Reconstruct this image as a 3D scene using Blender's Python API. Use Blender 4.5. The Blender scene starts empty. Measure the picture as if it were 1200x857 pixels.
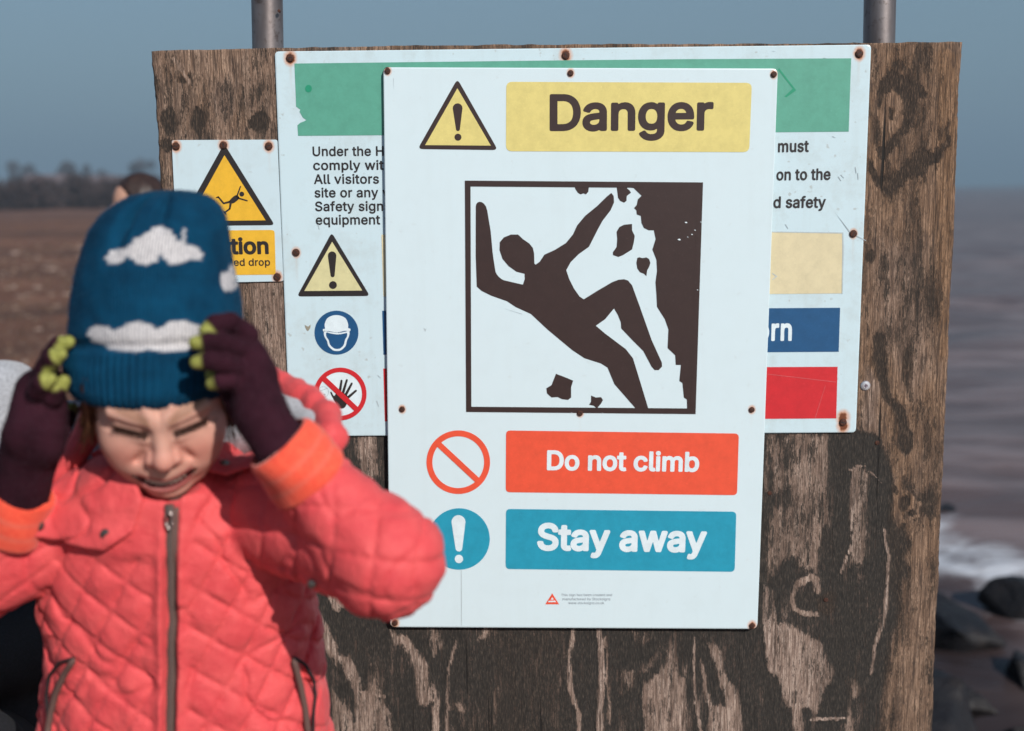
import bpy, bmesh, math, random
import numpy as np
from mathutils import Vector, Matrix, geometry

# ------------------------------------------------------------------ camera, sky, sun, exposure
SC = bpy.context.scene
COL = SC.collection
FPX = 1336.0                                   # focal length in pixels of the 1200 px wide photograph
CAM = np.array([0.0, 0.0, 1.2])
PITCH, ROLL = math.radians(8.68), math.radians(0.88)
_f = np.array([0, math.cos(PITCH), -math.sin(PITCH)])
_u0 = np.array([0, math.sin(PITCH), math.cos(PITCH)])
_r0 = np.array([1.0, 0, 0])
CR = math.cos(ROLL) * _r0 - math.sin(ROLL) * _u0
CU = math.sin(ROLL) * _r0 + math.cos(ROLL) * _u0
CF = _f

cd = bpy.data.cameras.new('camera')
cam = bpy.data.objects.new('camera', cd); COL.objects.link(cam)
cd.sensor_width = 36.0; cd.lens = 36.0 * FPX / 1200.0
cd.clip_start = 0.05; cd.clip_end = 9000
cd.dof.use_dof = True; cd.dof.focus_distance = 1.69; cd.dof.aperture_fstop = 2.9
M = Matrix(((CR[0], CU[0], -CF[0], CAM[0]), (CR[1], CU[1], -CF[1], CAM[1]), (CR[2], CU[2], -CF[2], CAM[2]), (0, 0, 0, 1)))
cam.matrix_world = M
SC.camera = cam

SUN_AZ, SUN_EL = math.radians(147), math.radians(33)     # azimuth clockwise from +Y (behind the camera, to its right)
sdir = np.array([math.sin(SUN_AZ) * math.cos(SUN_EL), math.cos(SUN_AZ) * math.cos(SUN_EL), math.sin(SUN_EL)])
w = bpy.data.worlds.new('World'); SC.world = w; w.use_nodes = True
nt = w.node_tree; bg = nt.nodes['Background']
sky = nt.nodes.new('ShaderNodeTexSky'); sky.sky_type = 'NISHITA'; sky.sun_disc = False
sky.sun_elevation = SUN_EL; sky.sun_rotation = SUN_AZ
sky.air_density = 1.0; sky.dust_density = 0.6; sky.ozone_density = 1.2; sky.altitude = 0
# a dull haze bank sits on the horizon all round and thins out upwards
tc = nt.nodes.new('ShaderNodeTexCoord'); sep = nt.nodes.new('ShaderNodeSeparateXYZ'); nt.links.new(tc.outputs['Generated'], sep.inputs[0])
mr_ = nt.nodes.new('ShaderNodeValToRGB'); nt.links.new(sep.outputs[2], mr_.inputs[0])
mr_.color_ramp.elements[0].position = 0.0; mr_.color_ramp.elements[0].color = (0.94, 0.94, 0.94, 1)
mr_.color_ramp.elements[1].position = 0.55; mr_.color_ramp.elements[1].color = (0.0, 0.0, 0.0, 1)
mr_.color_ramp.elements.new(0.16).color = (0.60, 0.60, 0.60, 1)
mx = nt.nodes.new('ShaderNodeMix'); mx.data_type = 'RGBA'; nt.links.new(mr_.outputs[0], mx.inputs[0]); nt.links.new(sky.outputs[0], mx.inputs[6])
mx.inputs[7].default_value = (1.95, 3.30, 4.15, 1)
nt.links.new(mx.outputs[2], bg.inputs[0]); bg.inputs[1].default_value = 0.085
sl = bpy.data.lights.new('sun', 'SUN'); sun = bpy.data.objects.new('sun', sl); COL.objects.link(sun)
sl.energy = 5.0; sl.angle = math.radians(0.55); sl.color = (1.0, 0.94, 0.87)
sun.rotation_euler = Vector(-sdir).to_track_quat('-Z', 'Y').to_euler()
sun.location = (3, -3, 5)
SC.view_settings.view_transform = 'Standard'; SC.view_settings.look = 'None'
SC.view_settings.exposure = 0.06; SC.view_settings.gamma = 1.0
SC.cycles.volume_bounces = 0
SC.cycles.use_denoising = True

# ------------------------------------------------------------------ helpers
def at(px, py, Y):
    """point of the place seen at a photo pixel, on the vertical plane y = Y"""
    d = CF + (px - 600.0) / FPX * CR + (428.5 - py) / FPX * CU
    return CAM + d * (Y / d[1])

def proj(P):
    q = np.asarray(P) - CAM
    z = q @ CF
    return 600 + FPX * (q @ CR) / z, 428.5 - FPX * (q @ CU) / z

def wloc(o):
    v = np.zeros(3)
    while o is not None:
        v += np.array(o.location); o = o.parent
    return v

def mesh_obj(name, V, F, mat, parent=None, smooth=False, attrs=None, loc=None, kind=None):
    V = np.asarray(V, dtype=float)
    base = wloc(parent) if parent is not None else np.zeros(3)
    l = np.zeros(3)
    if loc is not None:
        l = np.asarray(loc, float) - base
    me = bpy.data.meshes.new(name)
    F = F if isinstance(F, list) else np.asarray(F)
    Vl = V - base - l
    if isinstance(F, np.ndarray):
        n, k = F.shape
        me.vertices.add(len(Vl)); me.vertices.foreach_set('co', Vl.astype(np.float32).ravel())
        me.loops.add(n * k); me.loops.foreach_set('vertex_index', F.astype(np.int32).ravel())
        me.polygons.add(n); me.polygons.foreach_set('loop_start', np.arange(0, n * k, k, dtype=np.int32))
        me.update(calc_edges=True); me.validate()
    else:
        me.from_pydata([tuple(v) for v in Vl], [], F)
    if smooth:
        me.polygons.foreach_set('use_smooth', np.ones(len(me.polygons), bool))
    if attrs:
        for an, av in attrs.items():
            av = np.asarray(av, np.float32)
            if av.ndim == 1:
                a = me.attributes.new(an, 'FLOAT', 'POINT'); a.data.foreach_set('value', av)
            elif av.shape[1] == 3:
                a = me.attributes.new(an, 'FLOAT_VECTOR', 'POINT'); a.data.foreach_set('vector', av.ravel())
    me.update()
    if mat: me.materials.append(mat)
    o = bpy.data.objects.new(name, me); COL.objects.link(o)
    o.location = l
    if parent is not None: o.parent = parent
    if kind: o['kind'] = kind
    return o

def thing(name, label, cat, loc=(0, 0, 0), group=None):
    o = bpy.data.objects.new(name, None); COL.objects.link(o); o.location = loc
    o.empty_display_size = 0.1
    o['label'] = label; o['category'] = cat
    if group: o['group'] = group
    return o

def tag(o, label, cat, group=None):
    o['label'] = label; o['category'] = cat
    if group: o['group'] = group
    return o

class Mat:
    """tiny node-graph builder"""
    def __init__(s, name, base=(0.5, 0.5, 0.5), rough=0.6, **kw):
        s.m = bpy.data.materials.new(name); s.m.use_nodes = True
        s.nt = s.m.node_tree; s.p = s.nt.nodes['Principled BSDF']
        s.p.inputs['Base Color'].default_value = (*base, 1); s.p.inputs['Roughness'].default_value = rough
        for k, v in kw.items():
            s.p.inputs[k.replace('_', ' ')].default_value = v
    def n(s, t, **kw):
        nd = s.nt.nodes.new('ShaderNode' + t)
        for k, v in kw.items():
            if k == 'ins':
                for kk, vv in v.items():
                    if isinstance(vv, bpy.types.NodeSocket): s.nt.links.new(vv, nd.inputs[kk])
                    else: nd.inputs[kk].default_value = vv
            else: setattr(nd, k, v)
        return nd
    def math(s, op, a, b=0.5, c=0.5, clamp=False):
        nd = s.n('Math', operation=op, use_clamp=clamp)
        for i, v in enumerate((a, b, c)):
            if isinstance(v, bpy.types.NodeSocket): s.nt.links.new(v, nd.inputs[i])
            else: nd.inputs[i].default_value = v
        return nd.outputs[0]
    def coords(s, scale=(1, 1, 1), kind='Object'):
        tc = s.n('TexCoord'); mp = s.n('Mapping'); s.nt.links.new(tc.outputs[kind], mp.inputs[0])
        mp.inputs['Scale'].default_value = scale
        return mp.outputs[0]
    def noise(s, scale=5, detail=4, rough=0.55, vec=None, dist=0.0):
        ins = {'Scale': scale, 'Detail': detail, 'Roughness': rough, 'Distortion': dist}
        if vec is not None: ins['Vector'] = vec
        else: ins['Vector'] = s.coords()
        return s.n('TexNoise', ins=ins).outputs[0]
    def ramp(s, fac, stops):
        r = s.n('ValToRGB', ins={0: fac}); e = r.color_ramp.elements
        while len(e) < len(stops): e.new(0.5)
        for el, (p, c) in zip(e, stops):
            el.position = p; el.color = (*c, 1) if len(c) == 3 else c
        return r.outputs[0]
    def mix(s, fac, a, b, blend='MIX'):
        nd = s.n('Mix', data_type='RGBA', blend_type=blend)
        for i, v in ((0, fac), (6, a), (7, b)):
            if isinstance(v, bpy.types.NodeSocket): s.nt.links.new(v, nd.inputs[i])
            elif isinstance(v, tuple): nd.inputs[i].default_value = (*v, 1)
            else: nd.inputs[i].default_value = v
        return nd.outputs[2]
    def attr(s, name):
        return s.n('Attribute', attribute_name=name)
    def color(s, c): s.nt.links.new(c, s.p.inputs['Base Color']); return s
    def rough(s, c): s.nt.links.new(c, s.p.inputs['Roughness']); return s
    def bump(s, h, strength=0.3, dist=0.001):
        b = s.n('Bump', ins={'Height': h, 'Strength': strength, 'Distance': dist})
        s.nt.links.new(b.outputs[0], s.p.inputs['Normal']); return s

# numpy value noise ------------------------------------------------
def _hash(i, j, k, seed):
    h = (i.astype(np.int64) * 374761393 + j.astype(np.int64) * 668265263 + k.astype(np.int64) * 2147483647 + seed * 1274126177) & 0xFFFFFFFF
    h = ((h ^ (h >> 13)) * 1274126177) & 0xFFFFFFFF
    h = (h ^ (h >> 16)) & 0xFFFF
    return h.astype(np.float32) / 65535.0
def vnoise(x, y, z=None, seed=0):
    if z is None: z = np.zeros_like(x)
    xi, yi, zi = np.floor(x), np.floor(y), np.floor(z)
    fx, fy, fz = x - xi, y - yi, z - zi
    fx, fy, fz = [t * t * (3 - 2 * t) for t in (fx, fy, fz)]
    r = 0
    for a in (0, 1):
        for b in (0, 1):
            for c in (0, 1):
                wgt = (fx if a else 1 - fx) * (fy if b else 1 - fy) * (fz if c else 1 - fz)
                r = r + wgt * _hash(xi + a, yi + b, zi + c, seed)
    return r
def fbm(x, y, z=None, seed=0, oct=3):
    s, a, t = 0, 0.5, 0
    if z is None: z = np.zeros_like(x)
    for o in range(oct):
        s = s + a * vnoise(x * 2 ** o, y * 2 ** o, z * 2 ** o, seed + o); t += a; a *= 0.5
    return s / t
def sstep(a, b, x):
    t = np.clip((x - a) / (b - a), 0, 1); return t * t * (3 - 2 * t)

def poly_sd(x, y, pts):
    """signed distance to a polygon (negative inside)"""
    pts = np.asarray(pts, float); n = len(pts)
    d = np.full(x.shape, 1e18); s = np.ones(x.shape)
    j = n - 1
    for i in range(n):
        ex, ey = pts[j] - pts[i]
        wx, wy = x - pts[i][0], y - pts[i][1]
        t = np.clip((wx * ex + wy * ey) / max(ex * ex + ey * ey, 1e-12), 0, 1)
        bx, by = wx - ex * t, wy - ey * t
        d = np.minimum(d, bx * bx + by * by)
        c1 = y >= pts[i][1]; c2 = y < pts[j][1]; c3 = ex * wy > ey * wx
        s = np.where((c1 & c2 & c3) | (~c1 & ~c2 & ~c3), -s, s)
        j = i
    return s * np.sqrt(d)
def line_d(x, y, pts):
    d = np.full(x.shape, 1e18)
    for a, b in zip(pts[:-1], pts[1:]):
        ex, ey = b[0] - a[0], b[1] - a[1]
        wx, wy = x - a[0], y - a[1]
        t = np.clip((wx * ex + wy * ey) / (ex * ex + ey * ey), 0, 1)
        d = np.minimum(d, (wx - ex * t) ** 2 + (wy - ey * t) ** 2)
    return np.sqrt(d)

# signed-distance modelling: bodies and clothes grow as one continuous surface -------------
def surface_nets(F, org, h):
    nx, ny, nz = F.shape
    ins = F < 0
    c = np.zeros((nx - 1, ny - 1, nz - 1), np.int8)
    for a in (0, 1):
        for b in (0, 1):
            for d in (0, 1):
                c += ins[a:nx - 1 + a, b:ny - 1 + b, d:nz - 1 + d]
    act = (c > 0) & (c < 8)
    ci = np.argwhere(act)
    idx = np.full(act.shape, -1, np.int32); idx[act] = np.arange(len(ci))
    acc = np.zeros((len(ci), 3)); cnt = np.zeros(len(ci))
    cor = {}
    for a in (0, 1):
        for b in (0, 1):
            for d in (0, 1):
                cor[(a, b, d)] = F[ci[:, 0] + a, ci[:, 1] + b, ci[:, 2] + d]
    ks = list(cor)
    for i in range(8):
        for j in range(i + 1, 8):
            A, B = ks[i], ks[j]
            if sum(abs(A[q] - B[q]) for q in range(3)) != 1: continue
            fa, fb = cor[A], cor[B]
            m = (fa < 0) != (fb < 0)
            t = np.where(m, fa / np.where(m, fa - fb, 1), 0)
            for q in range(3):
                acc[:, q] += np.where(m, A[q] + t * (B[q] - A[q]), 0)
            cnt += m
    V = (ci + acc / cnt[:, None]) * h + org
    quads = []
    for ax in range(3):
        s0 = [slice(None)] * 3; s1 = [slice(None)] * 3
        s0[ax] = slice(0, -1); s1[ax] = slice(1, None)
        a, b = ins[tuple(s0)], ins[tuple(s1)]
        e = np.argwhere(a != b)
        u, v = (ax + 1) % 3, (ax + 2) % 3
        ok = (e[:, u] > 0) & (e[:, v] > 0) & (e[:, u] < F.shape[u] - 1) & (e[:, v] < F.shape[v] - 1)
        e = e[ok]; flip = ins[tuple(e.T)]
        q = []
        for du, dv in ((-1, -1), (0, -1), (0, 0), (-1, 0)):
            t = e.copy(); t[:, u] += du; t[:, v] += dv
            q.append(idx[tuple(t.T)])
        q = np.stack(q, 1)
        q = np.where(flip[:, None], q, q[:, ::-1])
        quads.append(q)
    Q = np.concatenate(quads)
    return V, Q[(Q >= 0).all(1)]

def sdf_mesh(fn, lo, hi, h, B=6, margin=1.0):
    lo = np.asarray(lo, float); hi = np.asarray(hi, float)
    nb = np.ceil((hi - lo) / (h * B)).astype(int)
    bx = [lo[a] + (np.arange(nb[a]) + 0.5) * h * B - h * 0.5 for a in range(3)]
    X, Y, Z = np.meshgrid(*bx, indexing='ij')
    cv = fn(X.ravel(), Y.ravel(), Z.ravel()).reshape(X.shape)
    near = np.abs(cv) < B * h * 0.87 * 1.6 * margin + 0.004
    F = np.repeat(np.repeat(np.repeat(cv.astype(np.float32), B, 0), B, 1), B, 2)
    nr = np.repeat(np.repeat(np.repeat(near, B, 0), B, 1), B, 2)
    ii = np.argwhere(nr)
    for s in range(0, len(ii), 800000):
        k = ii[s:s + 800000]
        p = lo + k * h
        F[k[:, 0], k[:, 1], k[:, 2]] = fn(p[:, 0], p[:, 1], p[:, 2])
    F[0] = F[-1] = 1; F[:, 0] = F[:, -1] = 1; F[:, :, 0] = F[:, :, -1] = 1
    return surface_nets(F, lo, h)

def smin(a, b, k):
    hh = np.clip(0.5 + 0.5 * (b - a) / k, 0, 1)
    return b + (a - b) * hh - k * hh * (1 - hh)
def smax(a, b, k): return -smin(-a, -b, k)
def ell(x, y, z, c, r):
    qx, qy, qz = (x - c[0]) / r[0], (y - c[1]) / r[1], (z - c[2]) / r[2]
    k0 = np.sqrt(qx * qx + qy * qy + qz * qz)
    k1 = np.sqrt((qx / r[0]) ** 2 + (qy / r[1]) ** 2 + (qz / r[2]) ** 2)
    return k0 * (k0 - 1) / np.maximum(k1, 1e-9)
def cap(x, y, z, a, b, ra, rb=None, ret_t=False):
    rb = ra if rb is None else rb
    ax, ay, az = b[0] - a[0], b[1] - a[1], b[2] - a[2]
    t = np.clip(((x - a[0]) * ax + (y - a[1]) * ay + (z - a[2]) * az) / (ax * ax + ay * ay + az * az + 1e-12), 0, 1)
    d = np.sqrt((x - a[0] - t * ax) ** 2 + (y - a[1] - t * ay) ** 2 + (z - a[2] - t * az) ** 2) - (ra + (rb - ra) * t)
    return (d, t) if ret_t else d
def chain(x, y, z, pts, k=0.006):
    """pts: (point, radius) list joined smoothly"""
    d = None
    for (a, ra), (b, rb) in zip(pts[:-1], pts[1:]):
        e = cap(x, y, z, a, b, ra, rb)
        d = e if d is None else smin(d, e, k)
    return d

def box_vf(c, s, R=None):
    c = np.asarray(c, float); s = np.asarray(s, float) / 2
    V = np.array([[a * s[0], b * s[1], d * s[2]] for a in (-1, 1) for b in (-1, 1) for d in (-1, 1)])
    if R is not None: V = V @ np.asarray(R).T
    F = [[0, 1, 3, 2], [4, 6, 7, 5], [0, 4, 5, 1], [2, 3, 7, 6], [0, 2, 6, 4], [1, 5, 7, 3]]
    return V + c, F
def tube_vf(path, rad, n=12, cap_ends=True):
    path = np.asarray(path, float); rad = np.broadcast_to(rad, len(path))
    V, F = [], []
    for i, p in enumerate(path):
        t = path[min(i + 1, len(path) - 1)] - path[max(i - 1, 0)]; t /= np.linalg.norm(t)
        a = np.cross(t, [0, 0, 1.0]);
        if np.linalg.norm(a) < 1e-3: a = np.cross(t, [1.0, 0, 0])
        a /= np.linalg.norm(a); b = np.cross(t, a)
        for k in range(n):
            th = 2 * math.pi * k / n
            V.append(p + rad[i] * (math.cos(th) * a + math.sin(th) * b))
    for i in range(len(path) - 1):
        for k in range(n):
            F.append([i * n + k, i * n + (k + 1) % n, (i + 1) * n + (k + 1) % n, (i + 1) * n + k])
    if cap_ends:
        F.append(list(range(n))[::-1]); F.append([(len(path) - 1) * n + k for k in range(n)])
    return V, F
def merge(parts):
    V, F, o = [], [], 0
    for v, f in parts:
        V.extend([list(p) for p in v]); F.extend([[i + o for i in q] for q in f]); o += len(v)
    return V, F
# ------------------------------------------------------------------ setting: land, slope, sea
SEA = -1.27
def land_h(x, y):
    e = 0.78 + 0.25 * np.sin(y * 0.5) * sstep(2, 6, y) * 0.5 + 0.02 * y
    s = np.clip((x - e + .06) / 3.2, 0, 1); s = s * (2 - s)
    h = -2.4 * s
    far = sstep(3, 40, np.hypot(x, y))
    h = h + (fbm(x * 0.35, y * 0.35, seed=3) - 0.5) * 0.10 * sstep(1.5, 5, np.hypot(x, y)) + (fbm(x * 3, y * 3, seed=5) - 0.5) * 0.04
    return h
def axis_pts(lo, hi, d0, g):
    v = [0.0]; s = d0
    while v[-1] < hi: v.append(v[-1] + s); s *= g
    n = [0.0]; s = d0
    while n[-1] > lo: n.append(n[-1] - s); s *= g
    return np.array(sorted(set(n + v)))
gx = axis_pts(-3500, 9, 0.06, 1.045); gy = axis_pts(-40, 3500, 0.06, 1.04)
GX, GY = np.meshgrid(gx, gy, indexing='ij')
GZ = land_h(GX, GY)
nyg = len(gy)
I = np.arange(len(gx) * nyg).reshape(len(gx), nyg)
Fq = np.stack([I[:-1, :-1], I[1:, :-1], I[1:, 1:], I[:-1, 1:]], -1).reshape(-1, 4)
mg = Mat('dry_ground', rough=0.95)
n1 = mg.noise(1.5, 7, 0.68, mg.coords((0.5, 0.42, 1))); n2 = mg.noise(16, 5, 0.7)
n3 = mg.noise(0.22, 4, 0.6, mg.coords((0.4, .8, 1)))
c = mg.ramp(n1, [(0.34, (0.040, 0.024, 0.018)), (0.47, (0.125, 0.066, 0.046)), (0.57, (0.200, 0.115, 0.082)), (0.68, (0.44, 0.31, 0.25))])
c2 = mg.ramp(n3, [(0.38, (0.038, 0.025, 0.014)), (0.5, (0.15, 0.075, 0.045)), (0.64, (0.27, 0.165, 0.115))])
c = mg.mix(0.55, c, c2)
c = mg.mix(mg.ramp(n2, [(0.42, (0, 0, 0)), (0.62, (0.6, 0.6, 0.6))]), c, (0.070, 0.042, 0.032))
wet = mg.attr('wet').outputs['Fac']
nw = mg.noise(3, 6, .7)
c = mg.mix(1.0, c, (1.0, 0.76, 0.62), 'MULTIPLY')
mg.color(mg.mix(wet, c, mg.ramp(nw, [(.4, (0.004, 0.004, 0.006)), (.7, (0.020, 0.016, 0.016))]))).bump(n2, 0.6, 0.02)
mg.rough(mg.math('MULTIPLY_ADD', wet, -0.45, 0.95))
WET = sstep(.45, .85, GX + .3 * (fbm(GX * 2, GY * 2, seed=77) - .5))
mesh_obj('ground', np.stack([GX, GY, GZ], -1).reshape(-1, 3), Fq, mg.m, smooth=True, attrs={'wet': WET.ravel()}, kind='structure')

# sea: one sheet from under the bank out to the horizon
sx = axis_pts(0.8, 5200, 0.07, 1.035); sx = sx[sx >= 0.0] + 0.8
sy = axis_pts(-60, 5200, 0.07, 1.033)
SX, SY = np.meshgrid(sx, sy, indexing='ij')
dd = np.hypot(SX, SY)
amp = 0.26 / (1 + dd / 150)
WV = (fbm(SX * 0.35 + 0.1 * SY, SY * 0.8, seed=11, oct=4) - 0.5) * amp * 1.6 + 0.05 * np.sin(SY * 0.9 + 1.5 * fbm(SX * .3, SY * .3, seed=2) * 6) * np.exp(-dd / 60)
SZ = SEA + WV
ns = len(sy); I = np.arange(len(sx) * ns).reshape(len(sx), ns)
Fq = np.stack([I[:-1, :-1], I[1:, :-1], I[1:, 1:], I[:-1, 1:]], -1).reshape(-1, 4)
ms = Mat('sea_water', rough=0.32); ms.p.inputs['IOR'].default_value = 1.33
v1 = ms.coords((0.25, 1, 1)); nA = ms.noise(1.6, 6, 0.6, v1, 0.6); nB = ms.noise(0.16, 4, 0.5, v1)
wc = ms.ramp(nB, [(0.3, (0.070, 0.046, 0.046)), (0.7, (0.125, 0.085, 0.080))])
wc = ms.mix(ms.ramp(nA, [(0.45, (0, 0, 0)), (0.58, (1, 1, 1))]), wc, (0.19, 0.145, 0.145))
wc = ms.mix(ms.attr('shallow').outputs['Fac'], wc, (0.022, 0.017, 0.018))
fo = ms.attr('foam').outputs['Fac']; nF = ms.noise(2.6, 8, 0.75, ms.coords((0.7, 1.0, 1)), 0.6)
fm = ms.math('SUBTRACT', ms.math('ADD', fo, nF), 0.93); fm = ms.math('MULTIPLY', fm, 5.0, clamp=True)
ms.color(ms.mix(fm, wc, (0.52, 0.55, 0.60)))
ms.rough(ms.math('MULTIPLY_ADD', fm, 0.5, 0.34)); ms.bump(nA, 0.5, 0.12)
foam = np.exp(-((SX * 0.55 + SY * 0.62 - 6.4 - 0.8 * np.sin(SX * 1.1)) / 1.3) ** 2) * 0.60 + 0.22 * np.exp(-((SY + .3 * SX - 15) / 1.2) ** 2)
foam += 0.50 * sstep(SEA - 0.5, SEA - 0.02, land_h(SX, SY)) * (SX < 30)
mesh_obj('sea', np.stack([SX, SY, SZ], -1).reshape(-1, 3), Fq, ms.m, smooth=True, attrs={'foam': foam.ravel(), 'shallow': (sstep(SEA - 1.05, SEA - .45, land_h(SX, SY)) * (SX < 30)).ravel() * .9}, kind='structure')

# ------------------------------------------------------------------ boulders of the sea defence
mr = Mat('wet_rock', rough=0.55, Specular_IOR_Level=0.3)
nr_ = mr.noise(5, 6, 0.65); nr2 = mr.noise(28, 4, 0.6)
mr.color(mr.mix(mr.math('MULTIPLY', nr2, 0.6), mr.ramp(nr_, [(0.32, (0.004, 0.004, 0.006)), (0.55, (0.013, 0.012, 0.014)), (0.75, (0.048, 0.036, 0.030))]), (0.010, 0.010, 0.012)))
mr.bump(nr2, 0.6, 0.02)
rng = random.Random(5)
def ico(sub=4):
    bm = bmesh.new(); bmesh.ops.create_icosphere(bm, subdivisions=sub, radius=1)
    V = np.array([v.co[:] for v in bm.verts]); F = np.array([[v.index for v in f.verts] for f in bm.faces]); bm.free(); return V, F
IV, IF = ico(4)
def boulder(cx, cy, r, seed, label):
    V = IV.copy(); rs = np.random.RandomState(seed)
    for _ in range(16):                                     # chop flat facets
        n = rs.normal(size=3); n /= np.linalg.norm(n); k = rs.uniform(0.42, 0.80)
        s = V @ n; V -= np.outer(np.maximum(s - k, 0), n)
    V *= 1 + 0.34 * (fbm(V[:, 0] * 2 + seed, V[:, 1] * 2, V[:, 2] * 2, seed=seed)[:, None] - 0.5)
    V *= 1 + 0.12 * (fbm(V[:, 0] * 9, V[:, 1] * 9, V[:, 2] * 9, seed=seed + 9)[:, None] - 0.5)
    V = V * np.array([r * rs.uniform(1, 1.45), r * rs.uniform(0.8, 1.1), r * rs.uniform(0.55, 0.75)])
    a = rs.uniform(0, 6.28); c_, s_ = math.cos(a), math.sin(a)
    V = V @ np.array([[c_, s_, 0], [-s_, c_, 0], [0, 0, 1]])
    z = max(float(land_h(np.array([cx]), np.array([cy]))[0]), SEA - .06)
    o = mesh_obj('boulder', V + [cx, cy, z + r * 0.25], IF, mr.m, smooth=False, loc=(cx, cy, z))
    o.data.polygons.foreach_set('use_smooth', np.ones(len(IF), bool))
    tag(o, label, 'boulder', 'boulders of the sea defence')
for i, (cx, cy, r, lb) in enumerate([
    (2.42, 6.05, 0.33, 'broad dark boulder beside the signboard with foam behind it'),
    (1.92, 4.15, 0.40, 'big black boulder filling the lower right corner'),
    (1.28, 2.95, 0.20, 'black rounded boulder low at the foot of the signboard'),
    (2.95, 6.5, 0.22, 'low dark rock at the right edge behind the broad boulder'),
    (2.35, 4.85, 0.16, 'little brown rock lying in the foam above the big black boulder'),
    (1.62, 3.45, 0.27, 'smooth black rock furthest down in the right corner'),
    (2.12, 5.2, 0.17, 'small brown stone just below the broad boulder'),
    (3.3, 8.4, 0.16, 'dark rock tip awash in the foam'),
    (1.45, 3.85, 0.30, 'flat black slab beside the edge of the signboard, under the broad boulder'),
    (1.80, 4.75, 0.24, 'jagged dark rock between the broad boulder and the black slab'),
    (2.28, 4.45, 0.26, 'angular dark rock leaning on the big black boulder at the right edge'),
    (2.62, 5.55, 0.20, 'wet brown rock right of the broad boulder'),
    (1.12, 2.55, 0.17, 'small black rock lowest at the foot of the signboard'),
    (1.42, 2.75, 0.22, 'black rock at the very bottom right corner')]):
    boulder(cx, cy, r, 20 + i, lb)

# ------------------------------------------------------------------ far bank: scrub, trees
mh = Mat('bare_scrub', rough=0.9)
nh = mh.noise(0.8, 4); mh.color(mh.ramp(nh, [(0.3, (0.028, 0.018, 0.018)), (0.7, (0.070, 0.044, 0.042))]))
def twig_cloud(rs, centers, radii, n, size):
    """many small bent twig faces spread through ellipsoids"""
    C = np.array(centers); Rr = np.array(radii)
    k = rs.randint(0, len(C), n)
    d = rs.normal(size=(n, 3)); d /= np.linalg.norm(d, axis=1)[:, None]
    p = C[k] + d * Rr[k] * (rs.uniform(0, 1, (n, 1)) ** 0.45)
    a = rs.normal(size=(n, 3)) + [0, 0, 0.6]; a /= np.linalg.norm(a, axis=1)[:, None]
    b = np.cross(a, rs.normal(size=(n, 3))); b /= np.linalg.norm(b, axis=1)[:, None]
    L = size * rs.uniform(0.5, 1.3, (n, 1)); Wd = L * 0.28
    V = np.stack([p - a * L, p + b * Wd, p + a * L, p - b * Wd], 1).reshape(-1, 3)
    return V, np.arange(4 * n).reshape(-1, 4)
rs = np.random.RandomState(4)
cs, rr = [], []
for x in np.arange(-95, -6, 1.3):
    hgt = 3.2 + .5 * math.sin(x * 0.23) + rs.uniform(-0.4, 0.4)
    cs.append((x, 128 + rs.uniform(-5, 5), hgt * 0.42)); rr.append((2.4, 3.0, hgt * 0.62))
V, F = twig_cloud(rs, cs, rr, 42000, 0.42)
mesh_obj('scrub_hedge', V, F, mh.m, kind='stuff')
mt = Mat('far_crown', rough=0.9); nh = mt.noise(0.3, 3)
mt.color(mt.ramp(nh, [(0.3, (0.050, 0.040, 0.042)), (0.7, (0.10, 0.075, 0.07))]))
mtr = Mat('bark', (0.06, 0.045, 0.04), 0.9)
def far_tree(px, Y, h, wd, label, seed):
    rs = np.random.RandomState(seed); c0 = at(px, 250, Y); x = c0[0]
    t = thing('tree', label, 'tree', (x, Y, 0), 'bare trees on the skyline')
    V, F = tube_vf([(x, Y, 0), (x + 0.2, Y, h * 0.35), (x - 0.1, Y, h * 0.75)], [h * 0.028, h * 0.02, h * 0.008], 8)
    parts = [(V, F)]
    for q in range(7):
        a = rs.uniform(0, 6.28); z0 = h * rs.uniform(0.3, 0.6)
        parts.append(tube_vf([(x, Y, z0), (x + math.cos(a) * wd * 0.6, Y + math.sin(a) * wd * 0.6, z0 + h * 0.28)], [h * 0.012, h * 0.004], 5))
    V, F = merge(parts); mesh_obj('trunk', V, F, mtr.m, t)
    cs = [(x + rs.uniform(-.6, .6) * wd, Y + rs.uniform(-.6, .6) * wd, h * rs.uniform(0.42, 0.85)) for _ in range(9)]
    rr = [(wd * rs.uniform(.3, .55),) * 2 + (h * rs.uniform(.10, .17),) for _ in range(9)]
    V, F = twig_cloud(rs, cs, rr, 2600, h * 0.035); mesh_obj('crown', V, F, mt.m, t)
for i, (px, Y, h, wd, lb) in enumerate([
    (22, 480, 17, 5, 'bare tree at the left edge of the skyline'),
    (38, 520, 17.5, 4, 'slender bare tree, second from the left on the skyline'),
    (84, 430, 17, 4.2, 'tallest bare tree of the skyline, left of the blue hat'),
    (112, 440, 14.5, 5, 'broad bare tree just right of the tallest one'),
    (136, 520, 13.5, 4, 'small bare tree above the top of the blue hat'),
    (172, 470, 17, 6.5, 'wide bare tree beside the left edge of the signboard')]):
    far_tree(px, Y, h, wd, lb, 70 + i)
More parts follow.
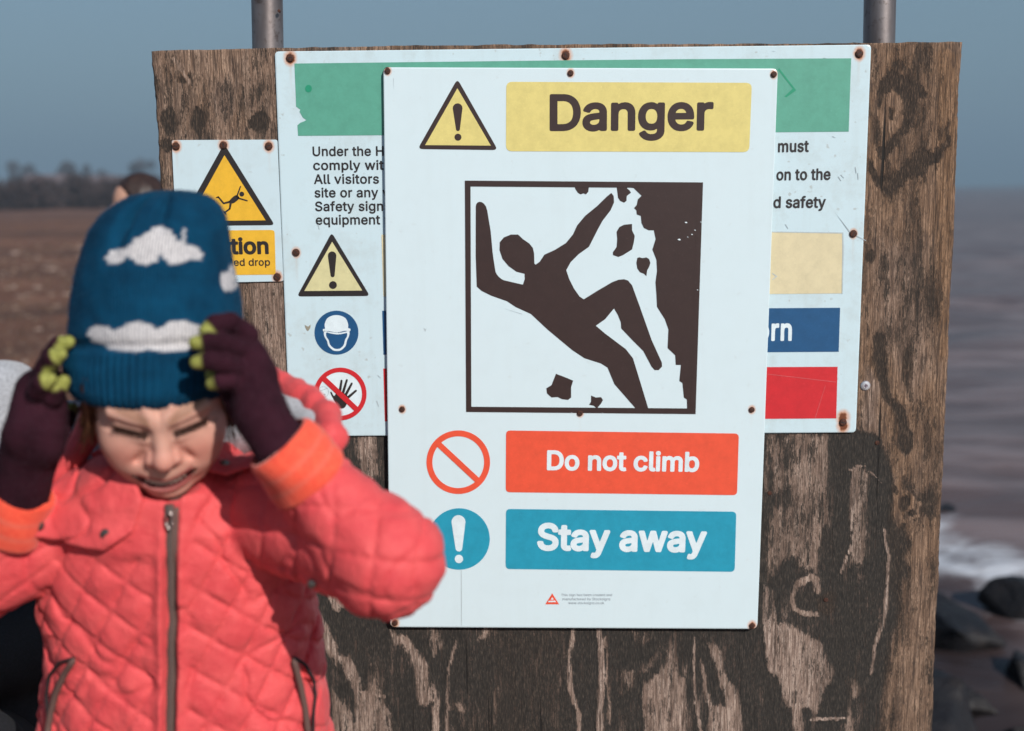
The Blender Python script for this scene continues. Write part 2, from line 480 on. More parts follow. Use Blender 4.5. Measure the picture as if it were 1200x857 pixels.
# distant low buildings between the trees
mb = Mat('pale_render', (0.30, 0.28, 0.28), 0.9); mbr = Mat('far_roof', (0.14, 0.09, 0.085), 0.8); mbw = Mat('far_window', (0.03, 0.035, 0.04), 0.2)
def far_house(px, Y, wd, hh, label):
    x = at(px, 250, Y)[0]
    t = thing('house', label, 'house', (x, Y, 0), 'low houses on the skyline')
    V, F = box_vf((x, Y, hh / 2), (wd, 9, hh)); mesh_obj('wall', V, F, mb.m, t)
    V = [(x - wd / 2 - .4, Y - 5, hh), (x + wd / 2 + .4, Y - 5, hh), (x + wd / 2 + .4, Y + 5, hh), (x - wd / 2 - .4, Y + 5, hh), (x - wd / 2 + .6, Y, hh + 3.2), (x + wd / 2 - .6, Y, hh + 3.2)]
    mesh_obj('roof', V, [[0, 1, 5, 4], [2, 3, 4, 5], [3, 0, 4], [1, 2, 5], [3, 2, 1, 0]], mbr.m, t)
    for k in range(4):
        V, F = box_vf((x - wd / 2 + wd * (k + 0.5) / 4, Y - 4.52, hh * 0.6), (1.4, 0.1, 1.3)); mesh_obj('window', V, F, mbw.m, t)
far_house(60, 400, 16, 6.2, 'low pale house on the skyline left of the tallest tree')
far_house(120, 410, 20, 5.6, 'long pale house on the skyline above the blue hat')

# ---- things nobody could count on the field: tufts of dead grass and loose shingle
rs = np.random.RandomState(31)
def field_pts(n, y0, y1):
    y = y0 * (y1 / y0) ** rs.uniform(0, 1, n); x = -y * rs.uniform(-.02, .75, n) - rs.uniform(0, .5, n)
    return x, y, land_h(x, y)
x, y, z = field_pts(9000, 2.2, 60)
P = np.stack([x, y, z], -1); n = len(P)
a = rs.normal(size=(n, 3)) * [.5, .5, 0] + [0, 0, 1]; a /= np.linalg.norm(a, axis=1)[:, None]
b = np.cross(a, rs.normal(size=(n, 3))); b /= np.linalg.norm(b, axis=1)[:, None]
Lh = (.03 + .0022 * y)[:, None] * rs.uniform(.5, 1.4, (n, 1)); W_ = .10 * Lh
V = np.stack([P - b * W_, P + b * W_, P + a * Lh + b * W_ * .2, P + a * Lh - b * W_ * .2], 1).reshape(-1, 3)
mgr = Mat('dead_grass', rough=.9); ng = mgr.noise(2.2, 3); mgr.color(mgr.ramp(ng, [(.3, (.05, .028, .016)), (.7, (.20, .115, .068))]))
mesh_obj('dead_grass', V, np.arange(4 * n).reshape(-1, 4), mgr.m, kind='stuff')
ms0, msf = ico(1)
x, y, z = field_pts(3000, 2.2, 30)
k = len(ms0); Vs = np.zeros((len(x), k, 3))
r = (.010 + .0028 * y) * rs.uniform(.4, 1.3, len(x))
sc_ = np.stack([r * rs.uniform(.9, 1.6, len(x)), r * rs.uniform(.8, 1.2, len(x)), r * rs.uniform(.35, .6, len(x))], -1)
Vs = ms0[None] * sc_[:, None] * (1 + .25 * (rs.uniform(size=(len(x), k, 1)) - .5)) + np.stack([x, y, z + r * .12], -1)[:, None]
Fs = (msf[None] + (np.arange(len(x)) * k)[:, None, None]).reshape(-1, 3)
mpb = Mat('shingle_stone', rough=.85); npb = mpb.noise(1.8, 3, .6); mpb.color(mpb.ramp(npb, [(.35, (.07, .04, .03)), (.55, (.15, .095, .070)), (.7, (.36, .27, .23))]))
mesh_obj('shingle', Vs.reshape(-1, 3), Fs, mpb.m, kind='stuff')

# ---- sea air: one even closed volume
V, F = box_vf((700, 2450, 60), (9500, 5400, 126.5))
mhz = bpy.data.materials.new('haze_air'); mhz.use_nodes = True; nt_ = mhz.node_tree; nt_.nodes.clear()
ho = nt_.nodes.new('ShaderNodeOutputMaterial'); pv = nt_.nodes.new('ShaderNodeVolumePrincipled')
pv.inputs['Color'].default_value = (0.38, 0.55, 0.70, 1); pv.inputs['Density'].default_value = 0.0010
nt_.links.new(pv.outputs[0], ho.inputs['Volume'])
mesh_obj('haze', V, F, mhz, kind='stuff')
# ------------------------------------------------------------------ signboard: weathered plywood on two scaffold tubes
YP = 1.790                                    # front face of the plywood
mwood = Mat('weathered_plywood', rough=0.85)
a_d = mwood.attr('dark').outputs['Fac']; a_t = mwood.attr('tone').outputs['Fac']
fib = mwood.noise(480, 4, 0.7, mwood.coords((1, 1, 0.035)))           # long fibres
fl = mwood.noise(620, 3, 0.65, mwood.coords((1, 1, 0.16)))              # short flecks
g2 = mwood.noise(130, 6, 0.75, mwood.coords((1, 1, 0.13)), 0.25)
g3 = mwood.noise(26, 7, 0.72, mwood.coords((1, 1, 0.30)), 0.8)
crk = mwood.noise(95, 3, 0.5, mwood.coords((1, 1, 0.022)))              # drying cracks
def addn(acc, n, k): return mwood.math('MULTIPLY_ADD', mwood.math('SUBTRACT', n, 0.5), k, acc)
s1 = addn(addn(addn(addn(a_d, g3, 1.15), g2, 1.3), fl, 1.25), fib, 1.15)
dm = mwood.ramp(s1, [(0.45, (0, 0, 0)), (0.575, (1, 1, 1))])
lg = mwood.ramp(fib, [(0.32, (0.080, 0.055, 0.044)), (0.48, (0.27, 0.190, 0.152)), (0.66, (0.60, 0.48, 0.41))])
lb = mwood.ramp(fib, [(0.32, (0.040, 0.021, 0.010)), (0.48, (0.150, 0.082, 0.044)), (0.67, (0.42, 0.255, 0.150))])
lt = mwood.mix(a_t, lg, lb)
lt = mwood.mix(mwood.ramp(g2, [(0.36, (.85, .85, .85)), (0.50, (0, 0, 0))]), lt, (0.050, 0.032, 0.024))
lt = mwood.mix(mwood.ramp(fl, [(0.34, (.8, .8, .8)), (0.44, (0, 0, 0))]), lt, (0.040, 0.027, 0.021))
dk = mwood.ramp(fl, [(0.34, (0.010, 0.009, 0.008)), (0.54, (0.026, 0.023, 0.020)), (0.72, (0.078, 0.062, 0.051))])
dk = mwood.mix(mwood.math('MULTIPLY', a_t, 0.8, clamp=True), dk, mwood.ramp(fl, [(0.34, (0.016, 0.009, 0.006)), (0.54, (0.040, 0.023, 0.014)), (0.68, (0.150, 0.090, 0.055))]))
allc = mwood.mix(dm, lt, dk)
ckm = mwood.ramp(crk, [(0.300, (1, 1, 1)), (0.330, (0, 0, 0))])
mwood.color(mwood.mix(ckm, allc, (0.010, 0.008, 0.007)))
hb = mwood.math('SUBTRACT', mwood.math('ADD', mwood.math('MULTIPLY', fib, 0.8), mwood.math('MULTIPLY', fl, 0.5)), mwood.math('ADD', mwood.math('MULTIPLY', dm, -0.2), mwood.math('MULTIPLY', ckm, 0.7)))
mwood.bump(hb, 0.85, 0.0018)

LIGHT = [  # (polygon in photo pixels, darkness, tone 0 grey .. 1 brown, softness px)
 ([(330,500),(1010,505),(1040,535),(1040,620),(1058,700),(1040,780),(1026,1000),(-200,1000),(-200,500)], .78, .1, 5),
 ([(896,508),(971,508),(971,553),(973,615),(962,637),(957,668),(935,671),(931,655),(913,665),(893,700)], .40, .25, 3),
 ([(902,533),(908,558),(902,575),(898,555)], .9, .2, 2),
 ([(897,575),(925,570),(930,590),(908,598),(900,625),(895,600)], .72, .2, 5),
 ([(985,508),(1030,508),(1034,520),(1046,560),(1042,625),(1022,625),(1019,556),(1008,544),(998,552),(992,600),(975,600),(974,512)], .95, .1, 3),
 ([(1000,551),(1013,546),(1021,555),(1016,588),(1018,633),(1020,652),(1003,660),(988,678),(992,662),(998,642),(998,588)], .42, .2, 2.5),
 ([(1060,560),(1078,575),(1096,572),(1096,602),(1080,605),(1060,612)], .72, .6, 5),
 ([(1040,600),(1060,618),(1068,640),(1060,655),(1075,690),(1050,720),(1040,690)], .9, .4, 4),
 ([(891,683),(908,692),(912,730),(941,738),(963,757),(980,792),(967,810),(958,840),(950,829),(941,831),(939,870),(929,870),(927,831),(917,828),(912,792),(902,790),(895,746),(889,720)], .30, .1, 2.5),
 ([(893,683),(900,690),(906,740),(912,790),(903,792),(896,750)], .12, 0, 3),
 ([(1054,679),(1098,665),(1096,1000),(1030,1000),(1031,822),(1046,768),(1052,724)], .38, .75, 4),
 ([(993,792),(1004,794),(1015,809),(998,818),(1002,900),(993,900)], .45, .3, 3),
 ([(735,736),(767,736),(765,749),(753,758),(742,749)], .42, .2, 3),
 ([(724,783),(747,778),(774,765),(779,759),(767,783),(751,788),(742,810),(726,816),(722,800)], .38, .2, 3),
 ([(751,815),(756,797),(774,788),(782,770),(784,752),(788,760),(787,795),(786,1000),(757,1000)], .30, .15, 2.5),
 ([(790,742),(793,776),(797,794),(807,758),(807,788),(803,821),(806,1000),(786,1000),(787,810)], .30, .15, 2),
 ([(819,760),(828,794),(833,821),(853,832),(857,1000),(835,1000),(828,828),(821,788)], .30, .15, 2),
 ([(826,742),(846,760),(846,792),(862,805),(869,832),(871,1000),(859,1000),(851,817),(832,765)], .34, .15, 2.5),
 ([(373,721),(383,734),(395,761),(413,774),(426,812),(446,817),(460,835),(466,1000),(392,1000),(388,803),(401,821),(417,844),(415,812),(392,772),(381,763)], .33, .1, 2.5),
 ([(375,721),(384,735),(396,763),(413,776),(418,800),(396,772),(384,762)], .12, 0, 2.5),
 ([(433,769),(444,769),(446,815),(430,815)], .40, .2, 4),
 ([(453,722),(461,736),(478,752),(502,775),(505,794),(510,794),(517,826),(516,1000),(505,1000),(505,822),(491,830),(489,801),(478,767),(462,752)], .28, .1, 2),
 ([(496,736),(514,736),(521,758),(506,772),(500,756)], .42, .1, 3),
 ([(528,820),(550,826),(545,831),(528,832)], .45, .3, 3),
 ([(559,752),(571,736),(571,745),(561,755)], .2, 0, 2),
 ([(572,738),(665,738),(664,870),(530,870),(575,800)], .70, .25, 10),
 ([(383,690),(402,695),(407,707),(392,714),(385,709)], .05, 0, 2),
 ([(415,510),(441,510),(440,530),(446,560),(425,560)], .35, .1, 3),
 ([(295,300),(345,300),(345,500),(295,500)], .30, .35, 4),
 ([(1025,285),(1085,285),(1092,430),(1070,470),(1028,400)], .46, .55, 10), ([(1098,60),(1124,60),(1112,420),(1100,420)], .28, 1.1, 5),
 ([(1016,430),(1030,450),(1028,505),(1008,505)], .22, .3, 5),
 # upper right: knot with a dark swirl
 ([(1033,98),(1046,85),(1082,97),(1086,112),(1062,116),(1046,105),(1035,117),(1030,134),(1027,120)], .98, .9, 1.3),
 ([(1062,113),(1076,119),(1069,146),(1057,164),(1049,178),(1032,184),(1023,170),(1040,169),(1054,155),(1063,131)], .98, .9, 1.3),
 ([(1018,182),(1030,203),(1046,207),(1060,193),(1079,178),(1110,168),(1105,183),(1074,203),(1055,221),(1038,227),(1026,212),(1016,198)], .92, .9, 1.6),
 ([(1019,128),(1029,140),(1031,160),(1020,176)], .72, .9, 3),
 ([(1046,76),(1058,70),(1060,80),(1050,84)], .8, 1, 3),
 ([(1096,150),(1112,140),(1110,170),(1098,168)], .6, 1, 4),
]
ELL = [  # knots: centre, radii, darkness, tone
 (1046,134,14,25,.12,.8), (1045,136,3.5,8,.95,1), (198,142,9,15,.86,.6), (231,140,7,13,.86,.6), (304,141,12,12,.88,.6), (195,172,6,9,.8,.6), (215,92,8,6,.6,.9),
 (1060,590,13,14,.25,.9), (1060,590,8,9,.80,.8), (1046,577,4,5,.9,.8), (1072,604,4,4,.9,.8), (968,706,11,13,.9,.6), (945,705,9,15,.9,.2), (968,640,7,18,.95,.2), (1063,430,5,22,.72,.8), (1020,300,5,6,.8,.8), (1062,515,9,15,.8,.6), (262,118,14,26,.52,.5)]
LINES = [ ([(1035,620),(1041,655),(1040,690),(1035,730),(1025,760),(1020,790)], 2.0, .15, .1),
 ([(932,688),(928,700),(932,714),(945,720),(958,720)], 3.0, .30, .2), ([(936,684),(950,676),(958,680),(958,692)], 4, .28, .2),
 ([(672,736),(668,772),(668,810),(678,837),(677,1000)], 3.0, .18, .1), ([(702,736),(705,776),(706,810),(703,832),(701,1000)], 3.4, .08, 0),
 ([(710,745),(712,800),(714,850)], 1.2, .4, .3), ([(813,747),(814,810),(821,857),(824,1000)], 1.8, .2, .1),
 ([(534,752),(525,785),(525,821),(523,1000)], 2.2, .28, .1), ([(949,844),(990,843)], 1.5, .0, 0),
 ([(1031,395),(1033,437),(1040,468),(1056,480),(1062,520)], 6, .78, .7), ([(1048,585),(1050,604),(1062,611),(1076,604),(1078,588)], 1.6, .12, .8),
 ([(1000,552),(998,600),(998,640),(985,672)], 1.2, .12, .1), ([(996,551),(1012,545),(1026,558),(1034,568)], 1.0, .2, .1), ([(203,70),(214,84),(222,98)], 2, .05, .4), ([(420,812),(452,816)], 1.2, .1, .1)]

# plywood outline
TL, TR = at(178, 60, YP), at(1127, 47, YP)
BR, BL = at(1092, 857, YP), at(190, 224, YP)
zb = 0.16
xl = lambda z: TL[0] + (BL[0] - TL[0]) * (TL[2] - z) / (TL[2] - BL[2]) * 0.35
xr = lambda z: TR[0] + (BR[0] - TR[0]) * (TR[2] - z) / (TR[2] - BR[2])
NU, NV = 400, 400
U, Vv = np.meshgrid(np.linspace(0, 1, NU), np.linspace(0, 1, NV), indexing='ij')
ztop = TL[2] + (TR[2] - TL[2]) * U + 0.0012 * (fbm(U * 60, U * 0, seed=8) - .5) * 2 + 0.0025 * np.sin(U * 5)
Z = ztop + (zb - ztop) * Vv
XL = xl(Z) + 0.004 * (fbm(Z * 25, Z * 0, seed=1) - .5) + 0.0015 * (vnoise(Z * 170, Z * 0, seed=2) - .5)
XR = xr(Z) + 0.004 * (fbm(Z * 12, Z * 0, seed=4) - .5) + 0.0012 * (vnoise(Z * 170, Z * 0, seed=5) - .5)
X = XL + (XR - XL) * U
PX, PY = proj(np.stack([X, np.full_like(X, YP), Z], -1).reshape(-1, 3))
wx = (fbm(PX / 14, PY / 34, seed=21) - .5) * 6 + (fbm(PX / 2.2, PY / 12, seed=22) - .5) * 6
wy = (fbm(PX / 14, PY / 34, seed=23) - .5) * 14 + (fbm(PX / 1.6, PY / 5, seed=24) - .5) * 9
qx, qy = PX + wx, PY + wy
D = 0.38 + 0.46 * (fbm(PX / 26 + 2.5 * fbm(PX / 40, PY / 60, seed=36), PY / 70, seed=31) - .5); T = 0.85 + 0.25 * (fbm(PX / 25, PY / 70, seed=32) - .5)
T = np.where(PX < 420, 0.62 + 0.5 * (fbm(PX / 25, PY / 40, seed=33) - .5), T)
for pts, dv, tv, sf in LIGHT:
    sd = poly_sd(qx, qy, pts); m = 1 - sstep(-sf * 1.8, sf * 1.3, sd)
    D += (dv - D) * m; T += (tv - T) * m
D = D + .30 * (fbm(qx / 5, qy / 60, seed=37) - .5) + .34 * (fbm(qx / 24 + qy / 90, qy / 60, seed=38) - .5)
for cx, cy, rx, ry, dv, tv in ELL:
    q = np.hypot((qx - cx) / rx, (qy - cy) / ry); m = 1 - sstep(.75, 1.25, q)
    D += (dv - D) * m; T += (tv - T) * m
for pts, wd, dv, tv in LINES:
    m = 1 - sstep(wd * .5, wd * 1.4, line_d(PX + wx * .4, PY + wy * .3, pts))
    D += (dv - D) * m; T += (tv - T) * m
ed = np.minimum(PX * 0 + (X - XL).ravel(), (XR - X).ravel())
rel = 0.0016 * (fbm(X.ravel() * 90, Z.ravel() * 12, seed=41) - .5) + 0.0012 * (0.5 - np.clip(D, 0, 1)) - 0.002 * np.exp(-ed / 0.002)
Yf = YP - rel.reshape(X.shape)
front = np.stack([X, Yf, Z], -1).reshape(-1, 3)
I = np.arange(NU * NV).reshape(NU, NV)
Fq = np.stack([I[:-1, :-1], I[:-1, 1:], I[1:, 1:], I[1:, :-1]], -1).reshape(-1, 4)
loop = np.concatenate([I[:, 0], I[-1, 1:], I[-2::-1, -1], I[0, -2:0:-1]])
nb_ = len(front); back = front[loop].copy(); back[:, 1] = YP + 0.018
mid = front[loop].copy(); mid[:, 1] = YP + 0.009; mid[:, 0] += 0.0015 * (vnoise(mid[:, 2] * 200, mid[:, 0] * 200, seed=6) - .5)
L = len(loop); k = np.arange(L); k2 = (k + 1) % L
side = np.concatenate([np.stack([loop[k], loop[k2], nb_ + k2, nb_ + k], -1), np.stack([nb_ + k, nb_ + k2, nb_ + L + k2, nb_ + L + k], -1)])
Vall = np.concatenate([front, mid, back])
bc = len(Vall); Vall = np.concatenate([Vall, [[0.05, YP + 0.018, 0.8]]])
fan = np.stack([nb_ + L + k, nb_ + L + k2, np.full(L, bc), np.full(L, bc)], -1)[:, :3]
Dv = np.concatenate([D, np.full(2 * L + 1, .55)]); Tv = np.concatenate([T, np.full(2 * L + 1, .7)])
Fl = np.concatenate([Fq, side])
board = thing('signboard', 'weathered plywood board on two steel tubes carrying the three safety signs', 'signboard', (0.07, YP + 0.02, 0))
bp = mesh_obj('plywood_sheet', Vall, Fl, mwood.m, board, smooth=False, attrs={'dark': Dv, 'tone': Tv})
mesh_obj('plywood_back', np.array([[xl(zb) + .004, YP + .0182, zb + .004], [xr(zb) - .006, YP + .0182, zb + .004], [TR[0] - .006, YP + .0182, TR[2] - .006], [TL[0] + .004, YP + .0182, TL[2] - .006]]), [[0, 1, 2, 3]], mwood.m, board)

msteel = Mat('galvanised_tube', rough=0.42, Metallic=0.75)
n1 = msteel.noise(9, 5, 0.65, msteel.coords((1, 1, 0.25))); n2 = msteel.noise(70, 3, 0.6)
c = msteel.ramp(n1, [(0.32, (0.085, 0.065, 0.06)), (0.5, (0.20, 0.17, 0.165)), (0.7, (0.34, 0.31, 0.31))])
msteel.color(msteel.mix(msteel.ramp(n2, [(0.58, (0, 0, 0)), (0.7, (.7, .7, .7))]), c, (0.09, 0.06, 0.05))).bump(n2, 0.25, 0.001)
def pole(px0, px1, holes):
    yc = YP + 0.018 + 0.0265
    a, b = at(px0, 5, yc), at(px1, 55, yc)
    dx = (a[0] - b[0]) / (a[2] - b[2])
    zt, z0 = 1.75, -0.35
    pth = [(b[0] + dx * (z - b[2]), yc, z) for z in np.linspace(z0, zt, 12)]
    V, F = tube_vf(pth, 0.0241, 40, False)
    V2, F2 = tube_vf(pth, 0.0209, 40, False)          # wall of the tube
    F2 = [q[::-1] for q in F2]
    n = len(V); top = [[(11) * 40 + k, (11) * 40 + (k + 1) % 40, n + 11 * 40 + (k + 1) % 40, n + 11 * 40 + k] for k in range(40)]
    o = mesh_obj('support_tube', V + V2, F + [[i + n for i in q] for q in F2] + top, msteel.m, board, smooth=True)
    for hx, hy in holes:
        c = at(hx, hy, yc - 0.0235); V, F = tube_vf([c + [0, -0.0022, 0], c + [0, 0.004, 0]], 0.0022, 12)
        mesh_obj('bolt', V, F, mrust.m, o, smooth=False)
    for zc in (0.35, 1.2):                          # saddle clips hold the sheet to the tube
        p = np.array([b[0] + dx * (zc - b[2]), yc, zc]); V, F = [], []
        N = 22
        for k in range(N):
            th = math.pi * (k / (N - 1)); 
            for r in (0.0243, 0.0268):
                for dz in (-0.015, 0.015): V.append(p + [math.cos(th) * r, math.sin(th) * r, dz])
        for k in range(N - 1):
            a0 = k * 4; b0 = a0 + 4
            F += [[a0 + 2, a0 + 3, b0 + 3, b0 + 2], [a0, b0, b0 + 1, a0 + 1], [a0, a0 + 2, b0 + 2, b0], [a0 + 1, b0 + 1, b0 + 3, a0 + 3]]
        mesh_obj('saddle_clip', V, F, msteel.m, o)
mrust = Mat('rusty_screw', rough=0.8); n1 = mrust.noise(600, 3)
mrust.color(mrust.ramp(n1, [(0.35, (0.022, 0.007, 0.004)), (0.65, (0.10, 0.032, 0.016))])).bump(n1, 0.5, 0.0005)
pole(313, 314, [(327, 13)])
pole(1031, 1030, [])
def disc_vf(c, r, depth, n=20, dome=0.35):
    V, F = [], []
    rings = [(1.0, 0), (1.0, depth * .5), (0.86, depth * .85), (0.5, depth)]
    for rr_, d in rings:
        for k in range(n):
            th = 2 * math.pi * k / n; V.append((c[0] + r * rr_ * math.cos(th), c[1] - d, c[2] + r * rr_ * math.sin(th)))
    for i in range(len(rings) - 1):
        for k in range(n): F.append([i * n + k, i * n + (k + 1) % n, (i + 1) * n + (k + 1) % n, (i + 1) * n + k])
    F.append([(len(rings) - 1) * n + k for k in range(n)])
    return V, F
mzinc = Mat('zinc_screw', (0.62, 0.62, 0.66), 0.35, Metallic=0.8)
c = at(1014, 452, YP); V, F = disc_vf(c, 0.0078, 0.003)
o = mesh_obj('screw', V, F, mzinc.m, board); o['label'] = 'bright zinc cross-head screw'
mslot = Mat('screw_slot', (0.10, 0.05, 0.08), 0.6)
V, F = merge([box_vf(c + [0, -.0031, 0], (.006, .0004, .0014)), box_vf(c + [0, -.0031, 0], (.0014, .0006, .006))]); mesh_obj('cross_slot', V, F, mslot.m, o)
for px, py in ((968, 703), (1028, 519), (902, 578)):
    c = at(px, py, YP); V, F = disc_vf(c, 0.0035, 0.0008); mesh_obj('screw', V, F, mrust.m, board)
